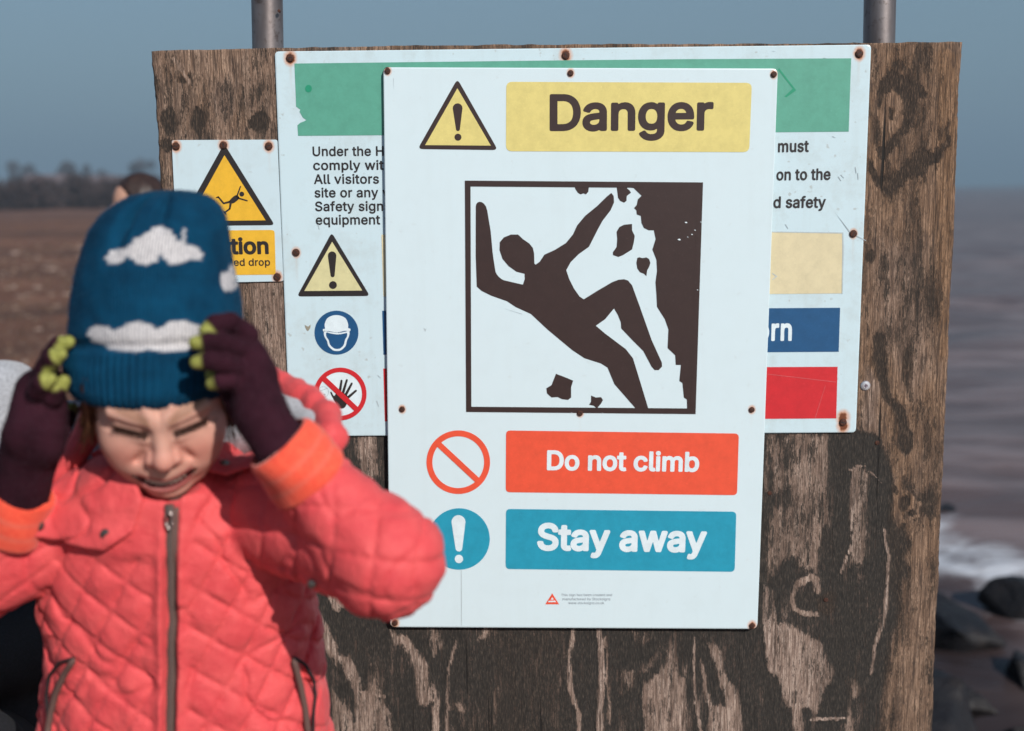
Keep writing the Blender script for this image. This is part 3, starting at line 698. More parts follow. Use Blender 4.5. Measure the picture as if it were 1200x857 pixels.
# ------------------------------------------------------------------ lettering: glyph outlines (units .001 em-ish), drawn as filled curves
GLYPH = {".":[188,[[[108,-4,95,-4,83,-4],[72,0,63,9,54,18],[50,28,50,41,50,54],[54,65,63,73,72,82],[83,87,95,87,108,87],[119,82,128,73,137,65],[141,54,141,41,141,28],[137,18,128,9,119,0]]]],"A":[480,[[[39,0,16,0,78,170],[140,339,201,509,226,509],[251,509,276,509,338,339],[401,170,463,0,440,0],[418,0,395,0,359,101],[323,202,287,302,281,321],[273,344,264,372,255,400],[245,435,232,478,236,478],[241,478,245,478,233,435],[222,399,213,371,204,343],[196,320,191,302,155,202],[120,101,85,0,62,0]],[[197,142,110,142,110,161],[110,180,110,199,197,199],[283,199,370,199,370,180],[370,161,370,142,283,142]]]],"C":[510,[[[293,-7,267,-7,223,-7],[184,4,150,25,116,46],[89,76,70,115,50,154],[40,201,40,254,40,308],[50,354,70,393,89,432],[116,462,150,484,184,505],[223,516,267,516,293,516],[317,512,340,504,363,497],[384,486,402,471,420,457],[436,439,448,418,460,398],[468,374,473,348,451,348],[430,348,408,348,404,366],[398,381,389,395,381,408],[370,419,357,428,345,438],[331,444,315,449,300,454],[284,456,267,456,236,456],[208,448,184,432,159,417],[139,394,125,364,111,334],[103,297,103,254,103,211],[111,175,125,145,140,115],[159,92,184,76,209,61],[236,53,267,53,284,53],[300,55,315,60,331,65],[345,71,357,81,370,90],[381,101,389,114,398,128],[404,143,408,160,430,160],[451,160,473,160,469,135],[460,111,448,91,436,70],[421,52,402,38,384,23],[363,12,341,5,318,-3]]]],"D":[502,[[[271,0,219,0,178,0],[137,0,96,0,96,19],[96,38,96,57,136,57],[175,57,215,57,256,57],[291,65,318,81,345,97],[366,119,379,149,392,179],[399,214,399,255,399,296],[392,331,379,361,366,390],[346,412,320,428,293,444],[260,452,221,452,178,452],[136,452,93,452,93,471],[93,490,93,509,137,509],[181,509,225,509,275,509],[317,499,353,478,388,458],[415,429,433,391,452,353],[462,308,462,255,462,202],[452,157,433,119,414,81],[387,51,351,31,314,10]],[[103,509,125,509,125,339],[125,170,125,0,103,0],[82,0,60,0,60,170],[60,339,60,509,82,509]]]],"H":[517,[[[82,0,60,0,60,170],[60,339,60,509,82,509],[103,509,125,509,125,435],[125,362,125,289,214,289],[303,289,392,289,392,362],[392,435,392,509,414,509],[435,509,457,509,457,339],[457,170,457,0,435,0],[414,0,392,0,392,77],[392,155,392,232,303,232],[214,232,125,232,125,155],[125,77,125,0,103,0]]]],"S":[447,[[[263,-9,224,-9,187,-9],[155,-3,128,9,100,21],[79,38,64,60,49,82],[40,107,38,137,60,137],[82,137,104,137,106,117],[112,101,123,88,134,75],[149,65,166,59,184,52],[203,49,224,49,247,49],[268,53,286,60,304,68],[319,78,329,92,340,105],[346,121,346,139,346,155],[341,169,332,179,323,189],[311,198,296,205,281,211],[264,217,245,222,224,228],[204,234,184,239,142,251],[109,268,86,289,63,311],[52,339,52,372,52,401],[60,426,75,448,90,469],[111,486,138,498,164,510],[194,516,227,516,261,516],[290,510,316,498,342,486],[362,469,377,449,392,428],[400,404,401,378,380,378],[358,378,337,378,335,403],[323,423,302,437,281,451],[256,459,225,459,203,459],[184,455,167,448,151,441],[138,431,129,418,120,406],[115,391,115,376,115,358],[120,344,131,334,142,323],[154,314,169,308,184,302],[199,297,212,293,230,289],[247,284,264,279,279,275],[295,270,312,264,328,257],[344,248,359,238,373,227],[385,214,395,198,404,181],[408,162,408,139,408,111],[401,86,386,64,372,41],[351,24,323,11,296,-2]]]],"T":[449,[[[85,452,32,452,32,471],[32,490,32,509,160,509],[288,509,417,509,417,490],[417,471,417,452,363,452],[310,452,257,452,257,301],[257,151,257,0,235,0],[214,0,193,0,193,151],[193,301,193,452,139,452]]]],"U":[517,[[[299,-8,259,-8,219,-8],[184,0,154,15,124,31],[101,53,85,80,68,107],[60,138,60,173,60,285],[60,397,60,509,81,509],[103,509,124,509,124,399],[124,288,124,178,124,154],[130,132,141,113,152,94],[167,79,187,68,207,57],[231,52,259,52,287,52],[311,57,331,68,351,79],[366,94,377,113,387,132],[393,154,393,178,393,288],[393,399,393,509,414,509],[436,509,457,509,457,397],[457,285,457,173,457,138],[449,107,433,80,416,53],[393,31,363,15,334,0]]]],"a":[389,[[[182,-9,160,-9,136,-9],[114,-4,94,5,75,14],[59,27,48,45,36,62],[30,83,30,108,30,130],[35,147,43,161,52,175],[63,185,78,193,92,201],[108,207,125,211,143,215],[160,218,178,220,201,223],[219,225,234,227,248,228],[258,231,265,235,272,239],[276,245,276,255,276,255],[276,256,276,257,276,272],[273,286,267,297,261,308],[252,316,240,322,228,328],[213,331,196,331,178,331],[162,328,149,322,136,317],[126,309,118,301,110,292],[104,283,100,274,80,280],[61,285,41,291,50,314],[62,332,79,346,95,360],[113,369,133,375,153,381],[173,384,194,384,208,384],[223,383,239,379,255,376],[271,370,286,360,301,351],[313,338,322,320,332,303],[337,280,337,251,337,168],[337,84,337,0,317,0],[297,0,277,0,277,17],[277,35,277,52,275,52],[274,52,272,52,268,43],[261,34,252,25,243,15],[230,7,215,1,200,-5]],[[155,45,170,45,193,45],[212,50,228,59,243,68],[255,79,263,93,271,107],[276,122,276,138,276,155],[276,173,276,190,273,187],[268,184,259,182,251,180],[242,178,231,176,221,174],[210,172,200,171,190,170],[182,169,175,168,161,166],[147,163,134,159,121,154],[111,148,103,139,96,131],[92,119,92,105,92,92],[95,81,102,72,109,63],[118,57,130,52,142,48]]]],"b":[424,[[[261,-8,229,-8,206,-8],[187,-4,172,4,158,12],[146,21,138,31,129,42],[123,51,118,59,116,59],[114,59,112,59,112,39],[112,20,112,0,92,0],[72,0,53,0,53,170],[53,339,53,509,73,509],[93,509,114,509,114,446],[114,382,114,319,115,319],[117,319,118,319,123,327],[129,336,137,346,145,356],[157,365,171,373,186,381],[205,384,229,384,261,384],[289,376,313,361,337,345],[356,322,370,293,383,263],[390,229,390,189,390,149],[383,114,370,84,356,55],[337,32,313,16,289,0]],[[197,47,220,47,244,47],[263,53,279,66,295,78],[308,95,316,117,324,138],[328,162,328,189,328,216],[324,240,316,261,308,282],[296,299,280,311,264,324],[244,330,220,330,197,330],[177,324,161,312,145,300],[133,284,125,263,117,242],[113,217,113,189,113,161],[117,136,125,115,133,94],[146,77,162,65,178,53]]]],"c":[396,[[[226,-8,207,-8,173,-8],[143,0,117,16,91,33],[71,56,56,85,41,114],[34,149,34,187,34,227],[41,262,56,291,71,321],[91,343,117,360,143,376],[173,384,207,384,226,384],[243,382,260,377,276,372],[292,365,305,356,319,347],[330,335,340,322,350,309],[357,294,362,277,342,272],[322,267,303,262,300,272],[296,281,290,289,285,297],[278,305,270,311,262,317],[253,322,242,325,232,328],[220,330,207,330,182,330],[161,323,145,310,129,297],[116,280,108,258,100,237],[96,213,96,187,96,162],[100,139,108,117,116,96],[129,79,145,66,161,53],[182,46,207,46,220,46],[232,48,243,52,253,55],[263,60,271,66,279,72],[286,80,292,89,297,97],[301,107,304,117,324,112],[343,107,363,102,358,85],[351,70,341,56,332,43],[320,31,306,21,293,12],[277,4,261,-1,244,-6]]]],"d":[424,[[[219,-8,195,-8,164,-8],[136,0,111,16,87,32],[68,55,55,84,41,114],[34,149,34,189,34,229],[41,263,55,293,69,322],[88,345,112,361,136,376],[164,384,196,384,219,384],[238,381,253,373,268,365],[279,356,287,346,296,336],[302,327,306,319,308,319],[309,319,311,319,311,382],[311,446,311,509,331,509],[351,509,372,509,372,339],[372,170,372,0,352,0],[332,0,313,0,313,20],[313,39,313,59,311,59],[309,59,307,59,302,51],[295,42,287,31,278,21],[267,12,252,4,238,-4]],[[181,47,205,47,227,47],[247,53,263,65,279,77],[291,94,299,115,308,136],[312,161,312,189,312,217],[308,242,300,263,292,284],[279,300,263,312,247,324],[228,330,205,330,181,330],[161,324,145,311,129,299],[116,282,108,261,100,240],[96,216,96,189,96,162],[100,138,109,117,117,95],[129,78,145,66,161,53]]]],"e":[404,[[[238,-8,212,-8,175,-8],[143,0,117,16,90,33],[70,56,56,85,41,114],[34,148,34,187,34,226],[41,260,55,290,69,319],[89,343,115,359,141,376],[171,384,205,384,226,384],[246,381,266,374,285,367],[303,356,319,341,335,326],[348,306,357,282,366,258],[371,228,371,194,371,186],[371,178,371,169,272,169],[174,169,75,169,75,187],[75,204,75,221,163,221],[250,221,338,221,329,215],[319,208,310,202,310,227],[306,249,298,269,290,288],[278,303,263,314,247,325],[228,330,205,330,182,330],[163,325,146,313,130,302],[118,288,109,270,100,251],[96,232,96,211,96,200],[96,189,96,178,96,150],[101,126,110,106,120,87],[134,72,151,61,168,51],[189,46,212,46,228,46],[241,48,254,53,266,57],[277,64,285,73,294,82],[301,93,306,105,325,101],[345,96,365,91,359,71],[349,54,335,39,321,24],[303,13,283,4,262,-4]]]],"f":[254,[[[154,379,228,379,228,362],[228,344,228,327,154,327],[80,327,6,327,6,344],[6,362,6,379,80,379]],[[101,0,81,0,81,144],[81,288,81,432,81,453],[86,471,96,486,106,500],[119,511,135,519,152,526],[169,530,187,530,201,530],[213,529,222,527,232,525],[238,523,243,521,238,503],[233,486,227,468,224,470],[220,471,215,472,210,473],[203,474,195,474,176,474],[163,469,154,460,146,451],[142,437,142,419,142,279],[142,140,142,0,121,0]]]],"g":[425,[[[238,-151,207,-151,179,-151],[155,-147,134,-140,113,-132],[96,-123,82,-110,69,-98],[58,-84,51,-69,67,-60],[84,-50,101,-41,107,-49],[113,-57,122,-66,130,-75],[141,-82,154,-88,168,-94],[186,-97,207,-97,238,-97],[263,-90,282,-75,302,-60],[311,-37,311,-6,311,19],[311,44,311,68,310,68],[308,68,306,68,301,60],[295,51,287,41,278,32],[267,23,252,16,238,8],[219,5,195,5,164,5],[137,12,113,27,88,41],[69,62,55,90,41,118],[34,152,34,191,34,230],[41,264,55,293,69,322],[88,345,112,361,137,376],[165,384,196,384,220,384],[239,381,253,373,268,365],[280,356,288,346,297,336],[303,327,308,319,309,319],[311,319,313,319,313,339],[313,359,313,379,333,379],[353,379,372,379,372,250],[372,121,372,-9,372,-42],[365,-69,350,-90,335,-111],[316,-126,291,-136,266,-146]],[[181,59,205,59,228,59],[248,64,264,75,280,86],[292,101,300,121,308,141],[312,165,312,193,312,220],[308,243,300,264,292,284],[280,301,264,312,248,324],[228,330,205,330,181,330],[161,324,145,312,129,299],[117,283,109,262,100,242],[96,219,96,193,96,166],[100,143,109,123,117,103],[129,87,145,76,162,65]]]],"h":[410,[[[114,249,114,227,114,151],[114,76,114,0,93,0],[73,0,53,0,53,170],[53,339,53,509,73,509],[93,509,114,509,114,435],[114,361,114,287,110,287],[106,287,102,287,114,322],[131,347,152,362,174,377],[199,384,227,384,253,384],[276,379,295,369,315,358],[330,342,341,321,352,299],[357,273,357,240,357,160],[357,80,357,0,337,0],[316,0,296,0,296,78],[296,157,296,235,296,265],[288,288,273,304,258,321],[237,329,210,329,192,329],[175,325,161,317,146,309],[135,298,126,283,118,267]]]],"i":[167,[[[73,0,53,0,53,126],[53,253,53,379,73,379],[93,379,114,379,114,253],[114,126,114,0,93,0]],[[95,443,84,443,72,443],[62,447,54,455,45,462],[41,472,41,483,41,494],[45,504,54,512,62,520],[72,524,84,524,95,524],[106,520,114,512,122,504],[126,494,126,483,126,472],[122,462,114,455,106,447]]]],"k":[381,[[[132,158,110,137,110,162],[110,187,110,212,113,212],[117,212,121,212,175,268],[230,323,284,379,310,379],[335,379,360,379,301,319],[243,259,184,199,182,199],[179,199,177,199,155,178]],[[73,0,53,0,53,170],[53,339,53,509,73,509],[93,509,114,509,114,339],[114,170,114,0,93,0]],[[320,0,294,0,245,62],[197,124,148,186,162,200],[177,214,191,229,252,152],[312,76,372,0,346,0]]]],"l":[189,[[[147,-2,139,-2,110,-2],[88,5,74,20,60,35],[53,57,53,84,53,226],[53,367,53,509,73,509],[93,509,114,509,114,372],[114,235,114,99,114,81],[116,69,120,62,125,55],[133,52,146,52,152,52],[157,52,160,53,164,53],[167,54,170,54,173,37],[177,20,181,3,175,1],[169,0,162,-1,154,-2]]]],"m":[610,[[[73,0,53,0,53,126],[53,253,53,379,72,379],[92,379,112,379,112,351],[112,323,112,295,111,295],[109,295,108,295,113,316],[121,332,132,346,144,359],[157,369,172,376,187,383],[203,386,219,386,247,386],[270,378,287,361,305,344],[316,322,321,295,318,295],[315,295,312,295,317,313],[325,329,337,343,349,357],[364,367,381,375,398,382],[416,386,437,386,459,386],[479,381,497,372,515,362],[530,348,541,328,551,309],[557,285,557,255,557,170],[557,85,557,0,536,0],[516,0,496,0,496,85],[496,169,496,254,496,281],[488,301,473,313,457,325],[439,330,419,330,402,330],[387,327,374,320,362,313],[352,303,345,290,339,278],[335,263,335,247,335,165],[335,82,335,0,315,0],[295,0,274,0,274,87],[274,173,274,260,274,281],[267,298,253,311,239,324],[221,330,199,330,185,330],[171,327,158,320,144,313],[134,303,126,289,118,276],[114,258,114,238,114,159],[114,79,114,0,93,0]]]],"n":[410,[[[114,249,114,227,114,151],[114,76,114,0,93,0],[73,0,53,0,53,126],[53,253,53,379,72,379],[92,379,112,379,112,349],[112,318,112,287,109,287],[106,287,102,287,114,322],[131,347,152,362,174,377],[199,384,227,384,253,384],[276,379,295,369,314,358],[330,342,341,321,352,299],[357,273,357,240,357,160],[357,80,357,0,337,0],[316,0,296,0,296,78],[296,157,296,235,296,265],[288,288,273,304,258,321],[237,329,210,329,192,329],[175,325,161,317,146,309],[135,298,126,283,118,267]]]],"o":[415,[[[242,-8,207,-8,173,-8],[143,0,117,16,91,33],[71,56,56,85,41,114],[34,149,34,187,34,227],[41,262,56,291,71,321],[91,343,117,360,143,376],[173,384,207,384,242,384],[273,376,299,360,325,343],[345,321,359,291,374,262],[381,227,381,187,381,149],[374,114,359,85,345,56],[325,33,299,16,273,0]],[[182,46,207,46,233,46],[254,53,270,66,287,79],[299,96,307,117,315,139],[319,162,319,187,319,213],[315,236,307,258,299,280],[287,297,270,310,254,323],[233,330,207,330,182,330],[161,323,145,310,129,297],[116,280,108,258,100,237],[96,213,96,187,96,162],[100,139,108,117,116,96],[129,79,145,66,161,53]]]],"p":[424,[[[73,-143,53,-143,53,31],[53,205,53,379,72,379],[92,379,112,379,112,359],[112,339,112,319,114,319],[116,319,118,319,123,327],[129,336,137,346,145,356],[157,365,171,373,186,381],[205,384,229,384,261,384],[289,376,313,361,337,345],[356,322,370,293,383,263],[390,229,390,189,390,149],[383,114,370,84,356,55],[337,32,313,16,289,0],[261,-8,229,-8,206,-8],[187,-4,173,4,158,12],[146,21,138,31,130,42],[123,51,118,59,117,59],[115,59,114,59,114,-8],[114,-76,114,-143,93,-143]],[[197,47,220,47,244,47],[263,53,279,66,295,78],[308,95,316,117,324,138],[328,162,328,189,328,216],[324,240,316,261,308,282],[296,299,280,311,264,324],[244,330,220,330,197,330],[177,324,161,312,145,300],[133,284,125,263,117,242],[113,217,113,189,113,161],[117,136,125,115,133,94],[146,77,162,65,178,53]]]],"q":[424,[[[372,31,372,-143,351,-143],[331,-143,311,-143,311,-76],[311,-8,311,59,309,59],[308,59,306,59,302,51],[295,42,287,31,278,21],[267,12,252,4,238,-4],[219,-8,195,-8,164,-8],[136,0,111,16,87,32],[68,55,55,84,41,114],[34,149,34,189,34,229],[41,263,55,293,69,322],[88,345,112,361,136,376],[164,384,196,384,219,384],[238,381,253,373,268,365],[279,356,287,346,296,336],[302,327,307,319,309,319],[311,319,313,319,313,339],[313,359,313,379,332,379],[352,379,372,379,372,205]],[[181,47,205,47,227,47],[247,53,263,65,279,77],[291,94,299,115,308,136],[312,161,312,189,312,217],[308,242,300,263,292,284],[279,300,263,312,247,324],[228,330,205,330,181,330],[161,324,145,311,129,299],[116,282,108,261,100,240],[96,216,96,189,96,162],[100,138,109,117,117,95],[129,78,145,66,161,53]]]],"r":[259,[[[73,0,53,0,53,126],[53,253,53,379,72,379],[92,379,112,379,112,360],[112,340,112,321,113,321],[114,321,115,321,122,340],[135,355,152,367,170,379],[190,385,213,385,218,385],[223,385,229,384,235,384],[240,384,243,384,243,363],[243,343,243,322,242,323],[237,323,230,324,223,325],[215,326,207,326,189,326],[173,322,159,315,145,307],[134,297,126,284,118,270],[114,255,114,237,114,158],[114,79,114,0,93,0]]]],"s":[365,[[[211,-8,182,-8,156,-8],[133,-4,112,3,92,11],[75,23,62,38,49,53],[40,72,36,94,55,98],[74,102,94,107,99,86],[109,70,124,60,139,50],[158,45,181,45,208,45],[229,51,244,62,260,74],[268,87,268,103,268,116],[263,127,254,136,245,144],[231,151,212,155,191,160],[170,165,149,170,115,178],[89,191,72,208,55,225],[47,247,47,274,47,296],[53,315,65,332,77,348],[94,361,115,370,136,380],[160,384,187,384,213,384],[235,380,254,372,272,365],[287,353,299,339,310,325],[319,309,324,290,305,286],[287,281,268,277,263,292],[255,304,243,316,230,327],[212,333,187,333,165,333],[146,327,131,317,116,306],[109,293,109,277,109,263],[114,252,124,243,134,235],[150,228,172,223,191,218],[210,214,229,209,264,201],[290,188,306,171,323,154],[331,133,331,107,331,84],[325,64,312,47,300,30],[282,16,260,6,237,-3]]]],"t":[227,[[[138,379,204,379,204,362],[204,344,204,327,138,327],[72,327,6,327,6,344],[6,362,6,379,72,379]],[[65,345,65,471,85,471],[106,471,126,471,126,347],[126,222,126,98,126,81],[129,69,136,61,143,54],[154,50,170,50,174,50],[179,50,185,51,191,52],[197,53,202,54,206,36],[209,19,213,2,207,0],[200,-2,192,-3,184,-4],[176,-4,168,-4,136,-4],[110,4,92,21,74,38],[65,62,65,93,65,219]]]],"u":[410,[[[211,-5,182,-5,157,-5],[134,0,115,11,95,21],[80,37,69,59,58,80],[53,107,53,139,53,219],[53,299,53,379,73,379],[93,379,114,379,114,301],[114,222,114,144,114,114],[121,91,137,75,152,58],[173,50,200,50,218,50],[235,54,249,62,264,70],[275,81,283,97,292,112],[296,131,296,153,296,228],[296,304,296,379,316,379],[337,379,357,379,357,253],[357,126,357,0,337,0],[318,0,298,0,298,31],[298,61,298,92,301,92],[304,92,307,92,295,57],[279,32,257,17,235,2]]]],"v":[389,[[[184,0,163,0,114,126],[66,253,17,379,40,379],[62,379,84,379,111,305],[138,230,165,155,174,132],[181,110,187,87,193,64],[199,42,206,21,198,21],[191,21,184,21,191,42],[197,64,203,87,209,110],[216,132,224,155,251,230],[278,305,305,379,327,379],[349,379,371,379,323,253],[275,126,226,0,205,0]]]],"w":[567,[[[158,0,138,0,99,126],[61,253,23,379,44,379],[66,379,87,379,103,324],[118,269,133,214,140,191],[147,165,154,137,161,108],[168,76,175,41,172,41],[168,41,165,41,172,75],[179,106,186,135,193,163],[199,190,206,214,221,269],[237,324,252,379,273,379],[295,379,316,379,332,324],[347,269,362,214,368,190],[375,164,382,136,388,107],[395,76,402,41,399,41],[395,41,391,41,399,75],[406,107,413,135,420,164],[427,190,434,214,449,269],[465,324,480,379,502,379],[523,379,545,379,506,253],[468,126,429,0,409,0],[389,0,368,0,352,57],[335,114,319,172,314,189],[309,207,305,225,300,243],[295,261,291,280,286,299],[281,318,277,338,281,338],[286,338,291,338,286,319],[281,299,277,280,272,261],[267,243,263,225,258,206],[253,189,248,172,231,114],[215,57,199,0,178,0]]]],"y":[389,[[[51,-140,47,-139,52,-121],[57,-103,61,-86,65,-86],[68,-87,71,-87,83,-90],[94,-91,104,-89,114,-87],[122,-82,130,-74,138,-66],[145,-53,151,-36,155,-24],[159,-13,163,-1,114,126],[66,252,17,379,40,379],[62,379,84,379,111,305],[138,230,165,155,174,132],[181,109,187,87,193,64],[199,42,206,21,198,21],[191,21,184,21,190,42],[196,64,202,87,209,110],[216,132,224,155,251,230],[278,305,305,379,327,379],[349,379,371,379,316,234],[260,88,204,-58,196,-78],[187,-94,177,-107,166,-120],[153,-129,139,-136,125,-142],[109,-145,91,-145,81,-145],[72,-144,65,-143,57,-142]]]]}
def _bez(s, n=6):
    out = []
    for i in range(len(s)):
        p, q = s[i], s[(i + 1) % len(s)]
        p0, p1, p2, p3 = [np.array(v, float) / 1000 for v in (p[2:4], p[4:6], q[0:2], q[2:4])]
        for t in np.linspace(0, 1, n, endpoint=False):
            out.append((1 - t) ** 3 * p0 + 3 * (1 - t) ** 2 * t * p1 + 3 * (1 - t) * t * t * p2 + t ** 3 * p3)
    return np.array(out)
def _simplify(P, tol):
    keep = np.zeros(len(P), bool); keep[0] = keep[-1] = True; st = [(0, len(P) - 1)]
    while st:
        i, j = st.pop()
        if j <= i + 1: continue
        e = P[j] - P[i]; L = np.hypot(*e)
        q = P[i + 1:j] - P[i]
        d = np.hypot(q[:, 0], q[:, 1]) if L < 1e-9 else np.abs(q[:, 0] * e[1] - q[:, 1] * e[0]) / L
        k = int(d.argmax())
        if d[k] > tol: keep[i + 1 + k] = True; st += [(i, i + 1 + k), (i + 1 + k, j)]
    return P[keep]
def glyph_mesh(ch, off):
    """outline of one character set bolder by off: distance field on a fine grid, traced and filled"""
    adv, sp = GLYPH[ch]; cons = [_bez(s) for s in sp]
    allp = np.concatenate(cons); h = 0.0075; m = off / 1000 + 0.02
    xs = np.arange(allp[:, 0].min() - m, allp[:, 0].max() + m + h, h); ys = np.arange(allp[:, 1].min() - m, allp[:, 1].max() + m + h, h)
    X, Y = np.meshgrid(xs, ys, indexing='ij'); d = np.full(X.shape, 9.0); wn = np.zeros(X.shape)
    for c in cons:
        for i in range(len(c)):
            a, b = c[i], c[(i + 1) % len(c)]; e = b - a; l2 = e @ e
            if l2 < 1e-14: continue
            t = np.clip(((X - a[0]) * e[0] + (Y - a[1]) * e[1]) / l2, 0, 1)
            d = np.minimum(d, np.hypot(X - a[0] - t * e[0], Y - a[1] - t * e[1]))
            cr = e[0] * (Y - a[1]) - e[1] * (X - a[0])
            wn += ((a[1] <= Y) & (b[1] > Y) & (cr > 0)); wn -= ((a[1] > Y) & (b[1] <= Y) & (cr < 0))
    F = np.where(wn != 0, -d, d) - off / 1000
    F[np.abs(F) < 1e-7] = 1e-7
    nxt = {}; pos = {}
    ins = F < 0
    def ep(i, j, k, l):
        key = (i, j, k, l) if (i, j) < (k, l) else (k, l, i, j)
        if key not in pos:
            i, j, k, l = key; t = F[i, j] / (F[i, j] - F[k, l])
            pos[key] = (xs[i] + (xs[k] - xs[i]) * t, ys[j] + (ys[l] - ys[j]) * t)
        return key
    cell = ins[:-1, :-1].astype(int) + ins[1:, :-1] + ins[1:, 1:] + ins[:-1, 1:]
    for i, j in np.argwhere((cell > 0) & (cell < 4)):
        cs = [(i, j), (i + 1, j), (i + 1, j + 1), (i, j + 1)]; v = [ins[c] for c in cs]
        outs = [ep(*cs[k], *cs[(k + 1) % 4]) for k in range(4) if v[k] and not v[(k + 1) % 4]]
        inn = [(k, ep(*cs[k], *cs[(k + 1) % 4])) for k in range(4) if not v[k] and v[(k + 1) % 4]]
        if len(outs) == 1: nxt[inn[0][1]] = outs[0]
        else:
            for (k, e_) in inn: nxt[e_] = ep(*cs[(k + 1) % 4], *cs[(k + 2) % 4])
    rings = []
    while nxt:
        s0 = next(iter(nxt)); r = [s0]; k = nxt.pop(s0)
        while k != s0 and k in nxt: r.append(k); k = nxt.pop(k)
        P = np.array([pos[q] for q in r]); P = _simplify(np.vstack([P, P[:1]]), 0.0018)[:-1]
        if len(P) > 2: rings.append(P)
    area = [0.5 * np.sum(p[:, 0] * np.roll(p[:, 1], -1) - np.roll(p[:, 0], -1) * p[:, 1]) for p in rings]
    big = max(area, key=abs); outer = [p for p, a in zip(rings, area) if a * big > 0]; holes = [p for p, a in zip(rings, area) if a * big < 0]
    out = []
    for o_ in outer:
        hs = [q for q in holes if poly_sd(np.array([q[0, 0]]), np.array([q[0, 1]]), o_)[0] < 0]
        rr = [[Vector((*v, 0)) for v in r] for r in [o_] + hs]
        out.append(([tuple(v) for r in rr for v in r], [list(t_) for t_ in geometry.tessellate_polygon(rr)]))
    V, F_ = merge(out); F2 = []
    for t_ in F_:
        a, b, c = [V[q] for q in t_]
        F2.append(t_ if (b[0] - a[0]) * (c[1] - a[1]) - (b[1] - a[1]) * (c[0] - a[0]) > 0 else t_[::-1])
    return V, F2
_gc = {}
def swidth(s, track=0):
    return sum((0.195 if ch == ' ' else GLYPH[ch][0] / 1000) + track for ch in s)
def text(name, s, p0, p1, ref, prefix, Y, mat, parent, off=18, track=0.0, cap=None):
    """p0..p1 = photo pixels of the start and end of the substring ref on the baseline; prefix = hidden letters before it"""
    a, b = at(*p0, Y), at(*p1, Y)
    ux = b - a; L = np.linalg.norm(ux); ux /= L
    sc = L / (swidth(ref, track) - 0.04)
    sy = sc
    if cap:
        c = at(p0[0], p0[1] - cap, Y); sy = np.linalg.norm(c - a) / 0.505
    uz = np.cross(ux, [0, 1.0, 0]); uz = uz if uz[2] > 0 else -uz
    a = a - ux * (swidth(prefix, track) + 0.02) * sc
    parts = []; x = 0
    for ch in s:
        if ch != ' ':
            if (ch, off) not in _gc: _gc[(ch, off)] = glyph_mesh(ch, off)
            V, F = _gc[(ch, off)]; V = np.array(V)
            P = a + np.outer(V[:, 0] + x, ux) * sc + np.outer(V[:, 1], uz) * sy
            parts.append((P, F))
        x += (0.195 if ch == ' ' else GLYPH[ch][0] / 1000) + track
    V, F = merge(parts)
    return mesh_obj(name, V, F, mat, parent)

def smooth_poly(pts, n=4):
    P = np.array(pts, float); out = []; N = len(P)
    for i in range(N):
        p0, p1, p2, p3 = P[i - 1], P[i], P[(i + 1) % N], P[(i + 2) % N]
        for t in np.linspace(0, 1, n, endpoint=False):
            out.append(0.5 * ((2 * p1) + (-p0 + p2) * t + (2 * p0 - 5 * p1 + 4 * p2 - p3) * t * t + (-p0 + 3 * p1 - 3 * p2 + p3) * t ** 3))
    return out
def poly_vf(pts, Y, holes=()):
    """filled flat outline (photo pixels) standing on plane y = Y"""
    rings = [[Vector(tuple(at(p[0], p[1], Y))) for p in r] for r in (pts, *holes)]
    r2 = [[Vector((v.x, v.z, 0)) for v in r] for r in rings]
    tri = geometry.tessellate_polygon(r2)
    V = [tuple(v) for r in rings for v in r]
    F = []
    for t in tri:
        a, b, c = [Vector(V[i]) for i in t]
        n = (b - a).cross(c - a)
        F.append(list(t) if n.y < 0 else list(t)[::-1])
    return V, F
def rrect(q, r, n=5):
    """rounded quadrilateral from 4 corners TL TR BR BL"""
    q = [np.array(p, float) for p in q]; out = []
    for i in range(4):
        p, a, b = q[i], q[i - 1], q[(i + 1) % 4]
        da = (a - p) / np.linalg.norm(a - p); db = (b - p) / np.linalg.norm(b - p)
        s, e = p + da * r, p + db * r
        for t in np.linspace(0, 1, n): out.append((1 - t) ** 2 * s + 2 * t * (1 - t) * p + t * t * e)
    return out
def rtri(q, r, n=5):
    q = [np.array(p, float) for p in q]; out = []
    for i in range(3):
        p, a, b = q[i], q[i - 1], q[(i + 1) % 3]
        da = (a - p) / np.linalg.norm(a - p); db = (b - p) / np.linalg.norm(b - p)
        for t in np.linspace(0, 1, n): out.append((1 - t) ** 2 * (p + da * r) + 2 * t * (1 - t) * p + t * t * (p + db * r))
    return out
def circ(cx, cy, r, n=48, ry=None):
    ry = ry or r
    return [(cx + r * math.cos(2 * math.pi * k / n), cy + ry * math.sin(2 * math.pi * k / n)) for k in range(n)]
def capsule2(a, b, ra, rb, n=10):
    a, b = np.array(a, float), np.array(b, float); th = math.atan2(*(b - a)[::-1])
    return [(a[0] + ra * math.cos(th + t), a[1] + ra * math.sin(th + t)) for t in np.linspace(math.pi / 2, 3 * math.pi / 2, n)] + \
           [(b[0] + rb * math.cos(th + t), b[1] + rb * math.sin(th + t)) for t in np.linspace(-math.pi / 2, math.pi / 2, n)]
def flat(name, parent, mat, Y, *shapes):
    """one flat printed shape; each shape = outline or (outline, hole)"""
    V, F = merge([poly_vf(s[0], Y, s[1:]) if isinstance(s, tuple) else poly_vf(s, Y) for s in shapes])
    return mesh_obj(name, V, F, mat, parent)

